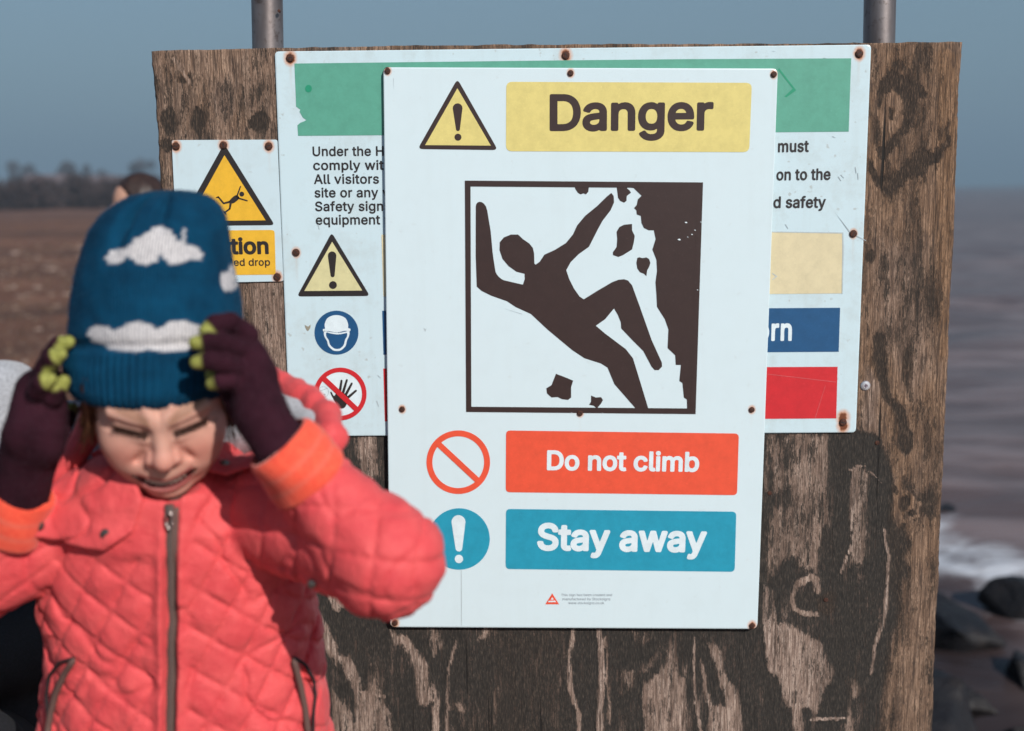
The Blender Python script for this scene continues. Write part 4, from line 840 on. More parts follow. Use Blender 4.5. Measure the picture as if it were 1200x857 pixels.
def print_mat(name, col, wear=0.06, rough=0.42):
    m = Mat(name, col, rough)
    n = m.noise(45, 5, 0.7); n2 = m.noise(260, 3, 0.6)
    dcol = tuple(c_ * 0.80 for c_ in col)
    c = m.mix(m.ramp(n, [(0.4, (0, 0, 0)), (0.75, (.8, .8, .8))]), col, dcol)
    lite = tuple(min(1, c_ * 1.15 + wear * .4) for c_ in col)
    m.color(m.mix(m.ramp(n2, [(0.60, (0, 0, 0)), (0.78, (.6, .6, .6))]), c, lite)); return m.m
INK = print_mat('sign_ink', (0.040, 0.022, 0.020)); BLACK = print_mat('print_black', (0.025, 0.020, 0.020))
YEL = print_mat('faded_yellow', (0.72, 0.62, 0.22)); AMB = print_mat('amber_yellow', (0.80, 0.46, 0.035)); CREAM = print_mat('faded_cream', (0.70, 0.62, 0.40))
PALE = print_mat('faded_pale_yellow', (0.66, 0.62, 0.34))
ORED = print_mat('orange_red', (0.80, 0.095, 0.045)); CYAN = print_mat('turquoise', (0.018, 0.31, 0.46)); NAVY = print_mat('mandatory_blue', (0.012, 0.085, 0.215))
RED = print_mat('prohibition_red', (0.60, 0.022, 0.030)); GREEN = print_mat('faded_green', (0.105, 0.365, 0.270)); WHT = print_mat('print_white', (0.72, 0.83, 0.88))
GREY = print_mat('small_print_grey', (0.30, 0.34, 0.38)); SCR = print_mat('scratch_grey', (0.47, 0.55, 0.58)); DGREEN = print_mat('fresh_green', (0.02, 0.30, 0.17)); DIRT = print_mat('bird_dirt', (0.30, 0.28, 0.22))

def plate_mat(name, screws, Y, grime=0.3, base=(0.60, 0.76, 0.83)):
    """enamelled white plate: rust stains bleed round each screw, speckled dirt towards the edges"""
    m = Mat(name, base, 0.33)
    g = m.n('NewGeometry').outputs['Position']
    nz = m.noise(160, 4, 0.6, g); n2 = m.noise(22, 6, 0.72, g); n3 = m.noise(420, 2, .5, g)
    sp = m.noise(95, 2, 0.4, g)
    col = m.mix(m.math('MULTIPLY', m.ramp(n2, [(0.48, (0, 0, 0)), (0.80, (1, 1, 1))]), grime), base, (0.42, 0.47, 0.46))
    col = m.mix(m.math('MULTIPLY', m.ramp(sp, [(0.70, (0, 0, 0)), (0.76, (1, 1, 1))]), grime * 1.0), col, (0.36, 0.36, 0.33))
    tot = None
    for (px, py, r) in screws:
        c = at(px, py, Y)
        v = m.n('VectorMath', operation='SUBTRACT', ins={0: g, 1: tuple(c)}).outputs[0]
        v = m.n('VectorMath', operation='MULTIPLY', ins={0: v, 1: (1, 0.0, 0.82)}).outputs[0]
        d = m.n('VectorMath', operation='LENGTH', ins={0: v}).outputs['Value']
        f = m.math('SUBTRACT', 1.0, m.math('DIVIDE', d, r), clamp=True)
        tot = f if tot is None else m.math('MAXIMUM', tot, f)
    tot = m.math('MULTIPLY', tot, m.math('MULTIPLY_ADD', nz, 1.5, 0.35))
    drip = None; dn = m.noise(70, 3, .6, m.n('VectorMath', operation='MULTIPLY', ins={0: g, 1: (1, 1, .12)}).outputs[0])
    for (px, py, r) in screws:
        c = at(px, py, Y); sp_ = m.n('SeparateXYZ', ins={0: m.n('VectorMath', operation='SUBTRACT', ins={0: g, 1: tuple(c)}).outputs[0]})
        wx_ = m.math('SUBTRACT', 1.0, m.math('DIVIDE', m.math('ABSOLUTE', sp_.outputs[0]), .0035), clamp=True)
        dz_ = m.math('MULTIPLY', sp_.outputs[2], -1 / .05)
        f = m.math('MULTIPLY', wx_, m.math('MULTIPLY', m.math('GREATER_THAN', dz_, 0.0), m.math('SUBTRACT', 1.0, dz_, clamp=True)))
        drip = f if drip is None else m.math('MAXIMUM', drip, f)
    drip = m.math('MULTIPLY', m.math('MULTIPLY', drip, dn), grime * 1.1)
    col = m.mix(drip, col, (0.50, 0.30, 0.16))
    runs = m.noise(34, 5, .65, m.n('VectorMath', operation='MULTIPLY', ins={0: g, 1: (1, 1, .05)}).outputs[0])
    col = m.mix(m.math('MULTIPLY', m.ramp(runs, [(0.52, (0, 0, 0)), (0.72, (1, 1, 1))]), .03 + grime * .35), col, (0.40, 0.45, 0.44))
    col = m.mix(m.ramp(tot, [(0.02, (0, 0, 0)), (0.38, (.55, .55, .55)), (0.72, (1, 1, 1))]), col, (0.62, 0.24, 0.08))
    col = m.mix(m.ramp(tot, [(0.46, (0, 0, 0)), (0.66, (1, 1, 1))]), col, (0.16, 0.05, 0.02))
    m.color(col); m.bump(m.noise(6, 2, .5, g), 0.12, 0.004); return m.m
def plate(parent, quad, Y, thick, mat, r=4, bend=0.0):
    """sheet with rounded corners, real thickness and rolled edge"""
    out = rrect(quad, r, 6)
    F0 = [at(*p, Y) for p in out]
    n = len(F0); ctr = np.mean(F0, 0)
    ins = [p + (ctr - p) * 0.004 + [0, 0, 0] for p in F0]
    rim = [p + [0, 0.0006, 0] for p in F0]; bk = [p + [0, thick, 0] for p in F0]
    V = ins + rim + bk; F = [list(range(n))]
    for k in range(n):
        k2 = (k + 1) % n; F.append([k, n + k, n + k2, k2]); F.append([n + k, 2 * n + k, 2 * n + k2, n + k2])
    F.append([2 * n + k for k in range(n)][::-1])
    o = mesh_obj('plate', V, F, mat, parent)
    bm = bmesh.new(); bm.from_mesh(o.data); bmesh.ops.recalc_face_normals(bm, faces=bm.faces[:]); bm.to_mesh(o.data); bm.free()
    return o
def screws(parent, pts, Y, r=0.0052):
    for i, (px, py) in enumerate(pts):
        c = at(px, py, Y); V, F = disc_vf(c, r, 0.0022, 18)
        o = mesh_obj('screw', V, F, mrust.m, parent)
        a = i * 1.3; R = np.array([[math.cos(a), 0, math.sin(a)], [0, 1, 0], [-math.sin(a), 0, math.cos(a)]])
        V, F = box_vf(c + [0, -0.0022, 0], (r * 1.2, 0.0003, r * 0.22), R); mesh_obj('screw_slot', V, F, BLACK, o)

# ---- large safety sign (behind)
YS = YP - 0.0045
scr = [(340, 68), (663, 65), (1007, 63), (347, 296), (1000, 274), (988, 495)]
t = thing('sign', 'wide old white safety sign with a faded green band, behind the danger sign', 'sign', tuple(at(670, 511, YS)))
plate(t, [(322, 60.5), (1021, 52.5), (1003, 507), (339.5, 511.5)], YS, 0.004, plate_mat('old_enamel', [(340, 68, .0125), (663, 65, .0125), (1007, 63, .0115), (347, 296, .009), (1000, 274, .0085), (988, 490, .014), (988, 499, .013)], YS, 0.5, (0.57, 0.72, 0.78)), 5)
Y1 = YS - 0.0004; Y2 = YS - 0.0007; Y3 = YS - 0.0010
flat('green_band', t, GREEN, Y1, [(345, 74.6), (650, 71), (800, 69.5), (997.5, 68.5), (994.6, 154.4), (800, 156), (349.4, 159.3), (348.5, 147), (352, 144), (356, 142.5), (359, 140.8), (355, 138), (353.5, 135.5), (351, 131), (352, 128.5), (347, 125), (346.5, 110)])
flat('green_scrape', t, DGREEN, Y2, circ(361.5, 104, 4, 14, 4.4))
flat('green_scrape', t, DGREEN, Y2, [(913, 80), (930, 102), (933, 106), (922, 114), (919, 113.5), (929, 104), (912, 82)])
for i, (s, px, pf, py) in enumerate([('Under the H', 366, 441.4, 182.8), ('comply with', 367.2, 449.5, 199.2), ('All visitors', 368.5, 444.5, 215.4), ('site or any v', 368.8, 443.3, 231.3), ('Safety signs', 369.4, 449.8, 247.3), ('equipment r', 370.2, 445.4, 263.2)]):
    ref = ['Under the ', 'comply wit', 'All visitors', 'site or any', 'Safety sign', 'equipment'][i]
    text('lettering', s, (px, py), (pf - (2 if i == 0 else 0), py - 0.4), ref, '', Y2, BLACK, t, 15, 0.012, 10.6)
text('lettering', 'must', (911.5, 178.1), (947.6, 177.7), 'must', '', Y2, BLACK, t, 20, 0.016, 13.0)
text('lettering', 'on to the', (910, 211.1), (973.4, 210.5), 'on to the', '', Y2, BLACK, t, 20, 0.012, 12.6)
text('lettering', 'and safety', (906.5, 243.5), (967.4, 243.2), 'd safety', 'an', Y2, BLACK, t, 20, 0.012, 12.6)
flat('cream_panel', t, CREAM, Y1, [(447, 275.2), (904, 272), (930, 272.8), (950, 272.2), (987.5, 273.2), (988.4, 290), (986.8, 310), (986.3, 344), (870, 345), (449.3, 347.6)])
flat('panel_outline', t, SCR, Y2, [(904, 271.4), (988.4, 272.4), (989.2, 290), (987.6, 344.4), (986.6, 344.4), (987.2, 290), (986.9, 273.8), (904, 272.4)], [(905, 320), (911, 324), (905, 328.5), (905, 327.6), (909.2, 324), (905, 321)])
flat('blue_panel', t, NAVY, Y1, [(447.9, 364.3), (984.6, 360.8), (982.9, 412.4), (449.4, 415.8)])
text('lettering', 'worn', (903.5, 398.6), (929.3, 398.4), 'rn', 'wo', Y2, WHT, t, 26, 0.035, 24.0)
flat('red_panel', t, RED, Y1, [(449.2, 432), (981.6, 430), (980, 490.5), (451, 494)])
mscr = print_mat('red_scratch', (0.62, 0.12, 0.13))
flat('scratch', t, mscr, Y2, [(899, 438.2), (980, 447.6), (980, 448.2), (899, 438.8)])
flat('scratch', t, mscr, Y2, [(955, 490), (967, 452), (967.4, 452), (955.6, 490)])
# warning triangle
flat('triangle_border', t, BLACK, Y1, rtri([(388.7, 272.5), (433.5, 347), (348, 347.6)], 5))
flat('triangle_field', t, PALE, Y2, [(389.2, 283.5), (424.5, 340.6), (356.6, 341.2)])
flat('exclamation_mark', t, BLACK, Y3, capsule2((389.2, 299.8), (389.8, 322.6), 5.0, 2.4), circ(390.2, 334.2, 4.6, 20))
# mandatory helmet disc
flat('blue_disc', t, NAVY, Y1, circ(394.3, 390, 25.8))
P = lambda x, y: (330 + x / 4.5133, 330 + y / 4.5133)
flat('helmet_symbol', t, WHT, Y2,
     smooth_poly([P(229, 250), P(228, 225), P(240, 197), P(262, 183), P(290, 178), P(318, 183), P(340, 197), P(352, 225), P(352, 246), P(363, 250), P(361, 263), P(335, 261), P(292, 270), P(248, 262), P(222, 265), P(219, 252)], 3),
     (smooth_poly([P(224, 262), P(236, 264), P(300, 272), P(345, 264), P(358, 262), P(358, 285), P(346, 312), P(338, 342), P(314, 364), P(292, 368), P(270, 363), P(247, 340), P(240, 315), P(226, 290)], 3),
      smooth_poly([P(237, 270), P(262, 276), P(300, 280), P(336, 274), P(346, 273), P(346, 290), P(336, 308), P(328, 336), P(310, 354), P(292, 357), P(276, 353), P(256, 334), P(249, 310), P(237, 292)], 3)))
# prohibition disc with hand
flat('white_field', t, WHT, Y1, circ(398.7, 461.8, 29))
flat('hand_symbol', t, BLACK, Y2, smooth_poly([P(278, 606), P(300, 580), P(350, 606), P(344, 650), P(327, 671), P(298, 668), P(281, 636), P(258, 590), P(264, 584)], 3))
flat('hand_symbol', t, BLACK, Y2 - .0001, capsule2(P(306, 596), P(317, 525), 1.7, 1.2), capsule2(P(322, 598), P(345, 522), 1.7, 1.2))
flat('hand_symbol', t, BLACK, Y2 - .00015, capsule2(P(338, 602), P(371, 540), 1.7, 1.2), capsule2(P(346, 618), P(393, 578), 1.7, 1.2))
flat('face_outline', t, SCR, Y2, (circ(378.8, 459.5, 6.6, 24), circ(378.8, 459.5, 6.0, 24)), circ(380.6, 462.6, 1.2, 10), capsule2(P(206, 578), P(240, 566), .35, .35, 4))
flat('prohibition_ring', t, RED, Y3, (circ(398.7, 461.8, 30.9), circ(398.7, 461.8, 25.6)))
flat('prohibition_bar', t, RED, Y3 - .0002, capsule2((379, 443.5), (418.5, 480.5), 3.1, 3.1, 4))
flat('bird_dirt', t, DIRT, Y1, smooth_poly([(357, 381), (361, 383), (364, 380.5), (363.5, 384.5), (361, 388), (359, 386.5)], 2))
for px, py, a in ((975, 160, .4), (985, 205, .8), (982, 207, 1), (1002, 196, 1.4), (1005, 203, 1.5), (893, 258, 1.2), (920, 263, 1), (442, 440, .7), (441, 470, 1.2), (372, 262, 1.3), (965, 68, .2), (905, 60, .2)):
    L_ = 3 + 3 * a; flat('scuff', t, SCR, Y2, [(px, py), (px + L_ * math.cos(a), py + L_ * math.sin(a)), (px + L_ * math.cos(a) + .8, py + L_ * math.sin(a)), (px + 1.0, py - .4)])
flat('scuff', t, SCR, Y2, [(978, 248), (997, 272), (1000.3, 274), (1015, 282), (1015, 282.6), (999.5, 275), (996, 273)])
screws(t, scr, YS - 0.0008, 0.0058)

# ---- small caution sign
YC = YP - 0.0035
t = thing('sign', 'small caution sign with an amber triangle of a falling man', 'sign', tuple(at(268, 331, YC)))
cs_ = [(206.3, 171.4), (261.9, 170.3), (315, 171.4), (324.9, 324.6)]
plate(t, [(201, 164.4), (324.9, 163.8), (332.2, 330), (209, 332.5)], YC, 0.003, plate_mat('white_enamel_small', [(x, y, .0105) for x, y in cs_], YC, 0.35, (0.56, 0.70, 0.76)), 3)
Y1 = YC - 0.0004; Y2 = YC - 0.0007; Y3 = YC - 0.0010
flat('triangle_border', t, BLACK, Y1, rtri([(262.6, 168.5), (322, 264), (209, 265)], 5))
flat('triangle_field', t, AMB, Y2, [(263, 182), (311.3, 258.4), (220.5, 259.2)])
Q = lambda x, y: (200 + x / 4.764, 155 + y / 4.764)
flat('falling_figure', t, BLACK, Y3, circ(283.3, 227.6, 2.9, 16), smooth_poly([Q(362, 352), Q(384, 368), Q(348, 398), Q(326, 386)], 3), capsule2(Q(370, 358), Q(390, 303), .9, .7, 4), capsule2(Q(376, 368), Q(427, 383), .9, .8, 4),
     capsule2(Q(334, 388), Q(296, 398), 1.3, 1.0, 4))
flat('falling_figure', t, BLACK, Y3 - .0001, capsule2(Q(296, 398), Q(266, 362), 1.0, 0.9, 4), capsule2(Q(336, 390), Q(330, 428), 1.4, 1.0, 4), capsule2(Q(330, 428), Q(300, 450), 1.0, .9, 4), capsule2(Q(266, 362), Q(255, 366), .9, .6, 4), capsule2(Q(296, 443), Q(310, 458), .7, .6, 4))
flat('ledge', t, BLACK, Y3, [Q(95, 381), Q(245, 381), Q(253, 494), Q(245, 494), Q(237, 389), Q(95, 389)])
flat('yellow_band', t, AMB, Y1, rrect([(212.5, 270.6), (321.8, 269.6), (323.2, 322), (216, 323)], 4))
text('lettering', 'Caution', (271.6, 297.4), (315.2, 297), 'tion', 'Cau', Y2, BLACK, t, 30, 0.0, 17.5)
text('lettering', 'Concealed drop', (270.6, 311.6), (316.8, 311.3), 'led drop', 'Concea', Y2, BLACK, t, 16, 0.010, 8.0)
screws(t, cs_, YC - 0.0008, 0.0058)

# ---- danger sign (front)
YD = YS - 0.0085
dsc = [(454.3, 83.3), (668.7, 85.8), (906.9, 87.3), (471.3, 479.7), (679.7, 484.4), (881, 480.2), (462.9, 730), (881.4, 733.4)]
t = thing('sign', 'clean white Danger sign, in front, with a figure falling beside a cliff', 'sign', tuple(at(672, 737, YD)))
plate(t, [(449.3, 79), (911.6, 80.5), (887.5, 737.2), (457.2, 735)], YD, 0.0038, plate_mat('clean_enamel', [(x, y, .0075 if y < 700 else .0095) for x, y in dsc], YD, 0.10, (0.63, 0.76, 0.81)), 7)
for px, py in dsc:                               # rubber washers hold it proud of the sign behind
    c = at(px, py, YD + 0.0038); V, F = tube_vf([c, c + [0, .0047, 0]], .006, 14); mesh_obj('spacer', V, F, BLACK, t)
Y1 = YD - 0.0004; Y2 = YD - 0.0007; Y3 = YD - 0.0010
flat('triangle_border', t, INK, Y1, rtri([(536, 92.5), (583.5, 176), (489.5, 174.8)], 6))
flat('triangle_field', t, YEL, Y2, [(536, 103.6), (575.2, 170.8), (498.2, 170.2)])
flat('exclamation_mark', t, INK, Y3, capsule2((536.3, 126.9), (536.7, 151.4), 5.7, 2.3), circ(536.7, 160.9, 4.1, 20))
flat('yellow_band', t, YEL, Y1, rrect([(593.3, 96), (881.2, 97.2), (878, 178.4), (592.9, 177.4)], 7))
text('lettering', 'Danger', (642.8, 152.0), (833.4, 151.4), 'Danger', '', Y2, INK, t, 24, 0.0, 39.4)
flat('red_band', t, ORED, Y1, rrect([(593, 504.6), (865.9, 508.2), (863.8, 580.5), (592.6, 577)], 5))
text('lettering', 'Do not climb', (640.2, 550.2), (818.6, 552.2), 'Do not climb', '', Y2, WHT, t, 26, 0.0, 21.2)
flat('blue_band', t, CYAN, Y1, rrect([(593, 596.6), (862.9, 599.8), (861, 670.3), (592.5, 667)], 5))
text('lettering', 'Stay away', (630, 643.6), (825.8, 646.2), 'Stay away', '', Y2, WHT, t, 30, 0.0, 28.8)
flat('prohibition_ring', t, ORED, Y1, (circ(537, 541.8, 37.3, 64), circ(537, 541.8, 30.3, 64)))
flat('prohibition_bar', t, ORED, Y2, capsule2((515, 521.5), (559, 562.5), 3.4, 3.4, 4))
flat('blue_disc', t, CYAN, Y1, circ(538, 631.8, 36, 64))
flat('exclamation_mark', t, WHT, Y2, capsule2((537.3, 612), (537.8, 642.5), 8.2, 4.0), circ(537.8, 655.2, 4.9, 20))
man = [(557.6,242),(558.2,239.2),(559.8,237.3),(562,236.6),(564.6,237),(567.2,238.9),(569.5,242),(571,247),(573,259),(574.9,270),(576,281),(577,293.4),(578.7,306),(580.7,318.6),(582.4,322),(584.8,324.7),(587.4,327),(590.4,328.5),(601,331)] + \
  [(612.8,333.7),(615,327),(614.7,321)] + \
  [(605.3,318.6),(596,312),(588.9,303.6),(585.4,293.4),(585.7,284),(590.4,278.4),(598.8,275),(607.2,275),(612.8,280.3),(620.3,285.5),(624.4,290.6),(625.9,297),(626.3,309.2),(627.8,310.2),(632.4,307),(638,298.6),(650.2,293),(663.2,285),(671.6,274.7),(676.3,264.4),(685.6,253.2),(700,241.4),(710.8,230.8),(716.4,226.2),(719.2,229.9),(719.6,237.4),(715.5,246.7),(706.2,258.8),(700.5,269.1),(690.3,289.3),(678.2,298),(668.8,307.4),(663.6,316.7),(667,327),(672.6,338.2),(679.1,347.5),(684.1,350.9),(700,341),(717.4,330.8),(724.8,328),(731.4,327.4),(736,328.9),(740.7,334.5),(750,360),(763.5,398.3),(775.6,424.9),(775.9,429.7),(772,433.9),(767.2,433.9),(763.5,429.7),(753.9,411.6),(740.6,398.3),(728,385),(727.5,377.8),(724.1,369.3),(719.6,361.6),(709.2,374.2),(698.3,381.9),(709.2,391.1),(733.3,409.2),(741.8,420),(747.8,439.4),(759.9,479.4),(745.4,479.4),(720,450.3),(712,431),(704.3,426.1),(685,420),(670.5,410.4),(641.5,386.2),(622.2,368.1),(604.4,360),(594,353.1),(575.5,346.6),(564.3,341),(558.7,336),(557.5,300),(557.5,275)]
flat('falling_figure', t, INK, Y1, man)
flat('pictogram_frame', t, INK, Y2, ([(544.8, 211.8), (823.9, 213.9), (815.2, 485.4), (546.3, 482.9)], [(551.4, 218.6), (817, 220.6), (809, 478.8), (552.4, 476.8)]))
flat('cliff', t, INK, Y1 - .0001, [(735.1,219.6),(742.6,220.5),(751.9,229.5),(747.6,233.6),(746.3,240.2),(743.1,243.9),(745.8,246.7),(746.3,251.4),(751,253.2),(751.9,261.6),(754.7,267.3),(760.3,270),(766.3,270),(768.4,280.3),(764.6,292.5),(769.3,304.6),(770,317.7),(768.2,330.8),(769.3,345.7),(770,359.7),(779.2,374.2),(783.4,386.2),(782.4,408),(791.3,416.5),(792,427.8),(798,427.8),(796.2,446.7),(799.8,449),(801.5,466),(805,468.4),(805.3,479.5),(810.5,479.5),(818.5,219.2)])
for r_ in ([(673,218),(674.5,222),(677.2,226),(680.4,228),(683.8,226.7),(686.6,228),(689.4,225),(690.3,218)],
           [(722.6,218),(724.3,231.8),(726.7,235.5),(731.4,237.7),(734.2,235.5),(734.5,229.9),(739.4,226),(737.9,223.4),(735,221),(734.5,218)],
           [(731.4,263.5),(740.7,262.6),(740.7,270),(743.9,276.6),(742.6,285),(740.7,292.5),(730.4,299),(724.8,301.3),(718.3,299),(718.3,295.6),(722.6,289.7),(723.3,280.3),(722.6,271.9),(725.8,266.3)],
           [(746.9,302.4),(749.5,301.6),(752.9,302.7),(757.5,301.8),(760.7,303.7),(762.2,308.3),(760.7,313),(758.5,316.8),(757.5,323.7),(754.7,321),(750,319.2),(746.9,314.9),(745.8,308.3)],
           [(651.6,438.2),(663.2,442.6),(671.7,446.2),(669.3,453.9),(669.3,466),(665.7,468.9),(658.4,467.9),(653.6,465.5),(646.3,466),(641,461.2),(640.3,455.1),(646.3,451.5)],
           [(692.7,463.6),(698.3,466),(704.3,465.5),(706.7,468.9),(704.3,473.2),(699.5,479),(695.9,475.7),(690.3,474.5),(692.7,470.8)]):
    flat('falling_rock', t, INK, Y1, r_)
for px, py, s_ in ((804, 261, 1.6), (796, 281, 1.9), (811, 275, 1.1), (814.5, 270, 1), (821.5, 260.5, .9), (817.5, 340, .9), (670, 484, .8), (706, 484.5, .8), (806, 278, .8)):
    flat('paint_chip', t, WHT, Y3, smooth_poly([(px - s_, py - .3), (px, py - .6 * s_), (px + s_, py + .1), (px + .2, py + .5 * s_)], 2))
P = lambda x, y: (620 + x / 8.571, 680 + y / 8.571)
flat('maker_emblem', t, ORED, Y1, [P(233, 133), P(302, 243), P(163, 243)])
flat('maker_emblem', t, WHT, Y2, [P(233, 172), P(248, 196), P(216, 196)], [P(196, 208), P(262, 206), P(272, 221), P(190, 221)])
text('small_print', 'This sign has been created and', P(322, 160), P(835, 160), 'This sign has been created and', '', Y1, GREY, t, 2, 0.0)
text('small_print', 'manufactured by Stocksigns', P(335, 202), P(818, 202), 'manufactured by Stocksigns', '', Y1, GREY, t, 2, 0.0)
text('small_print', 'www.stocksigns.co.uk', P(395, 241), P(755, 241), 'www.stocksigns.co.uk', '', Y1, GREY, t, 2, 0.0)
for sh in ([(540.2, 668), (540.9, 668), (541.3, 700), (541.2, 733), (540.6, 733), (540.4, 700)], [(496, 384), (498.5, 386), (500, 384), (498.5, 389)], [(461, 92), (461.5, 92), (461.3, 106)], [(585, 360), (612, 368), (612, 368.5)]): flat('scratch', t, SCR, Y1, sh)
screws(t, dsc, YD - 0.0008, 0.0045)
# ------------------------------------------------------------------ the child in front of the signs
A = lambda px, py, Y: at(px, py, Y)
child = thing('person', 'child in coral quilted jacket pulling a blue cloud-patterned knitted hat down over the brows', 'person', (-0.33, 1.20, 0))

# body: one continuous surface (head, neck, trunk core, arms, legs under the clothes)
N0 = A(188, 506, 1.060)                                  # root of the nose
hp, hr = math.radians(33), math.radians(-0.8)
yw = math.radians(15); cy_, sy_ = math.cos(yw), math.sin(yw)
HF = np.array([sy_ * math.cos(hp), -cy_ * math.cos(hp), -math.sin(hp)]); HU = np.array([sy_ * math.sin(hp), -cy_ * math.sin(hp), math.cos(hp)]); HR = np.array([cy_, sy_, 0])
HR2 = HR * math.cos(hr) - HU * math.sin(hr); HU2 = HU * math.cos(hr) + HR * math.sin(hr)
HATC = A(184, 470, 1.124)
def to_head(x, y, z):
    dx, dy, dz = x - N0[0], y - N0[1], z - N0[2]
    return (dx * HR2[0] + dy * HR2[1] + dz * HR2[2], dx * HF[0] + dy * HF[1] + dz * HF[2], (dx * HU2[0] + dy * HU2[1] + dz * HU2[2]) * .88)
def from_head(p): return N0 + p[0] * HR2 + p[1] * HF + p[2] / .88 * HU2

def head_sdf(X, Y, Z):
    x, y, z = to_head(X, Y, Z); ax = np.abs(x)
    d = ell(x, y, z, (0, -.084, .018), (.066, .077, .078))
    d = smin(d, ell(x, y, z, (0, -.052, -.022), (.0630, .049, .048)), .022)
    d = smin(d, ell(x, y, z, (0, -.042, -.048), (.047, .044, .038)), .022)
    d = smin(d, ell(x, y, z, (0.001, -.013, -.0750), (.020, .016, .0115)), .020)           # chin
    d = smin(d, ell(ax, y, z, (.031, -.020, -.025), (.024, .019, .020)), .022)           # raised cheeks
    hq = np.sqrt(((X - (HATC[0] + .06 * (Z - HATC[2]))) / .0745) ** 2 + ((Y - HATC[1]) / .0735) ** 2)         # the crown of the head fits inside the hat
    d = smax(d, (hq - 1) * .074 - .05 * sstep(HATC[2] - .004, HATC[2] - .034, Z), .008)
    # forehead and brows, pulled down and together
    d = smin(d, cap(ax, y, z, (.008, -.0030, .0082), (.043, -.0150, .0145), .0062, .0052), .013)
    d = smin(d, cap(ax, y, z, (.007, -.003, .011), (.012, -.006, .022), .0034, .002), .009)
    # eye hollows, lids screwed shut
    d = smax(d, -cap(ax, y, z, (.013, .007, -.001), (.043, -.009, .003), .0078, .0050), .005)
    d = smin(d, cap(ax, y, z, (.019, -.010, .000), (.037, -.016, .002), .0085, .0080), .004)
    d = smin(d, cap(ax, y, z, (.016, -.002, -.0085), (.041, -.013, -.0060), .0052, .0042), .004)
    d = smax(d, -cap(ax, y, z, (.011, .0030, -.0036), (.043, -.0080, .0010), .0030, .0018), .0016)
    for k in (0, 1):                                                                     # crow's feet
        d = smax(d, -cap(ax, y, z, (.043, -.008, .002 - .004 * k), (.053, -.022, .008 - .014 * k), .0012, .0006), .003)
    d = smax(d, -cap(ax, y, z, (.0045, .0055, .005), (.006, .0045, .020), .0016, .0008), .004)   # frown furrows
    d = smax(d, -cap(x, y, z, (-.010, .0055, .0015), (.010, .0055, .0015), .0012), .004)
    # nose, wrinkled bridge, wide wings
    d = smin(d, cap(x, y, z, (0, -.003, .000), (0.0005, .0090, -.020), .0068, .0080), .009)
    d = smin(d, ell(x, y, z, (0.0005, .0120, -.0255), (.0100, .0095, .0082)), .006)
    d = smin(d, ell(ax, y, z, (.0118, .0045, -.0270), (.0072, .0080, .0062)), .004)
    d = smax(d, -ell(ax, y, z, (.0062, .0125, -.0350), (.0032, .0045, .0030)), .002)
    # folds from the nose to the corners of the mouth, wide grimace
    d = smax(d, -cap(ax, y, z, (.0195, .0040, -.0240), (.0355, -.0080, -.0480), .0016, .0010), .010)
    d = smin(d, cap(ax, y, z, (.0, .0010, -.0470), (.022, -.0055, -.0455), .0080, .0070), .014)
    mz = -.0590 + 13.0 * x * x + 0.07 * x
    my = .0070 - 11.0 * x * x
    mouth = np.sqrt((y - my) ** 2 + (z - mz) ** 2 + np.maximum(ax - .0300, 0) ** 2)
    lip_u = np.sqrt((y - my + .002) ** 2 + (z - mz - .0070) ** 2 + np.maximum(ax - .0250, 0) ** 2) - .0024
    lip_l = np.sqrt((y - my + .002) ** 2 + (z - mz + .0074) ** 2 + np.maximum(ax - .0210, 0) ** 2) - .0026
    d = smin(d, lip_u, .004); d = smin(d, lip_l, .004)
    d = smax(d, -(mouth - .0056), .002)
    d = smin(d, cap(ax, y, z, (.036, -.016, -.044), (.030, -.020, -.062), .0080, .0080), .018)
    # ears
    e = ell(ax, y, z, (.071, -.086, -.004), (.008, .018, .028)); e = smax(e, -ell(ax, y, z, (.078, -.080, -.004), (.006, .010, .017)), .004)
    return smin(d, e, .006)

NK = A(196, 590, 1.20)                                   # base of the neck
SH_R, EL_R, WR_R = A(322, 585, 1.19), A(452, 655, 1.048), A(335, 530, 1.035)      # arm at the right of the picture
SH_L, EL_L, WR_L = A(84, 590, 1.19), A(-78, 700, 1.125), A(26, 585, 1.108)
HIP = np.array([A(214, 857, 1.21)[0], 1.215, 0.60])
def body_sdf(X, Y, Z):
    d = head_sdf(X, Y, Z)
    hc = from_head((0, -.095, -.02))
    d = smin(d, cap(X, Y, Z, hc, NK, .036, .040), .018)
    d = smin(d, cap(X, Y, Z, NK - [0, 0, .03], HIP, .075, .085), .03)
    for S_, E_, W_ in ((SH_R, EL_R, WR_R), (SH_L, EL_L, WR_L)):
        d = smin(d, cap(X, Y, Z, NK - [0, -.0, .035], S_, .045, .034), .02)
        d = smin(d, cap(X, Y, Z, S_, E_, .032, .026), .015)
        d = smin(d, cap(X, Y, Z, E_, W_, .026, .019), .012)
    return d
mskin = Mat('skin', rough=0.58, Specular_IOR_Level=0.28, Subsurface_Weight=0.12, Subsurface_Scale=0.006)
mskin.p.inputs['Subsurface Radius'].default_value = (1.0, 0.35, 0.2)
tint = mskin.attr('tint').outputs['Vector']
nz = mskin.noise(260, 3, 0.6)
mskin.nt.links.new(tint, mskin.p.inputs['Base Color']); mskin.bump(nz, 0.12, 0.0006)
V, F = sdf_mesh(body_sdf, A(60, 400, 1.12) - [.01, .14, .0], [A(320, 400, 1.12)[0], 1.27, A(190, 380, 1.06)[2] + .04], 0.0013) if False else (None, None)
hc = N0
V, F = sdf_mesh(body_sdf, [N0[0] - .10, N0[1] - .06, N0[2] - .105], [N0[0] + .10, N0[1] + .16, N0[2] + .18], 0.00125)
x, y, z = to_head(V[:, 0], V[:, 1], V[:, 2]); ax = np.abs(x)
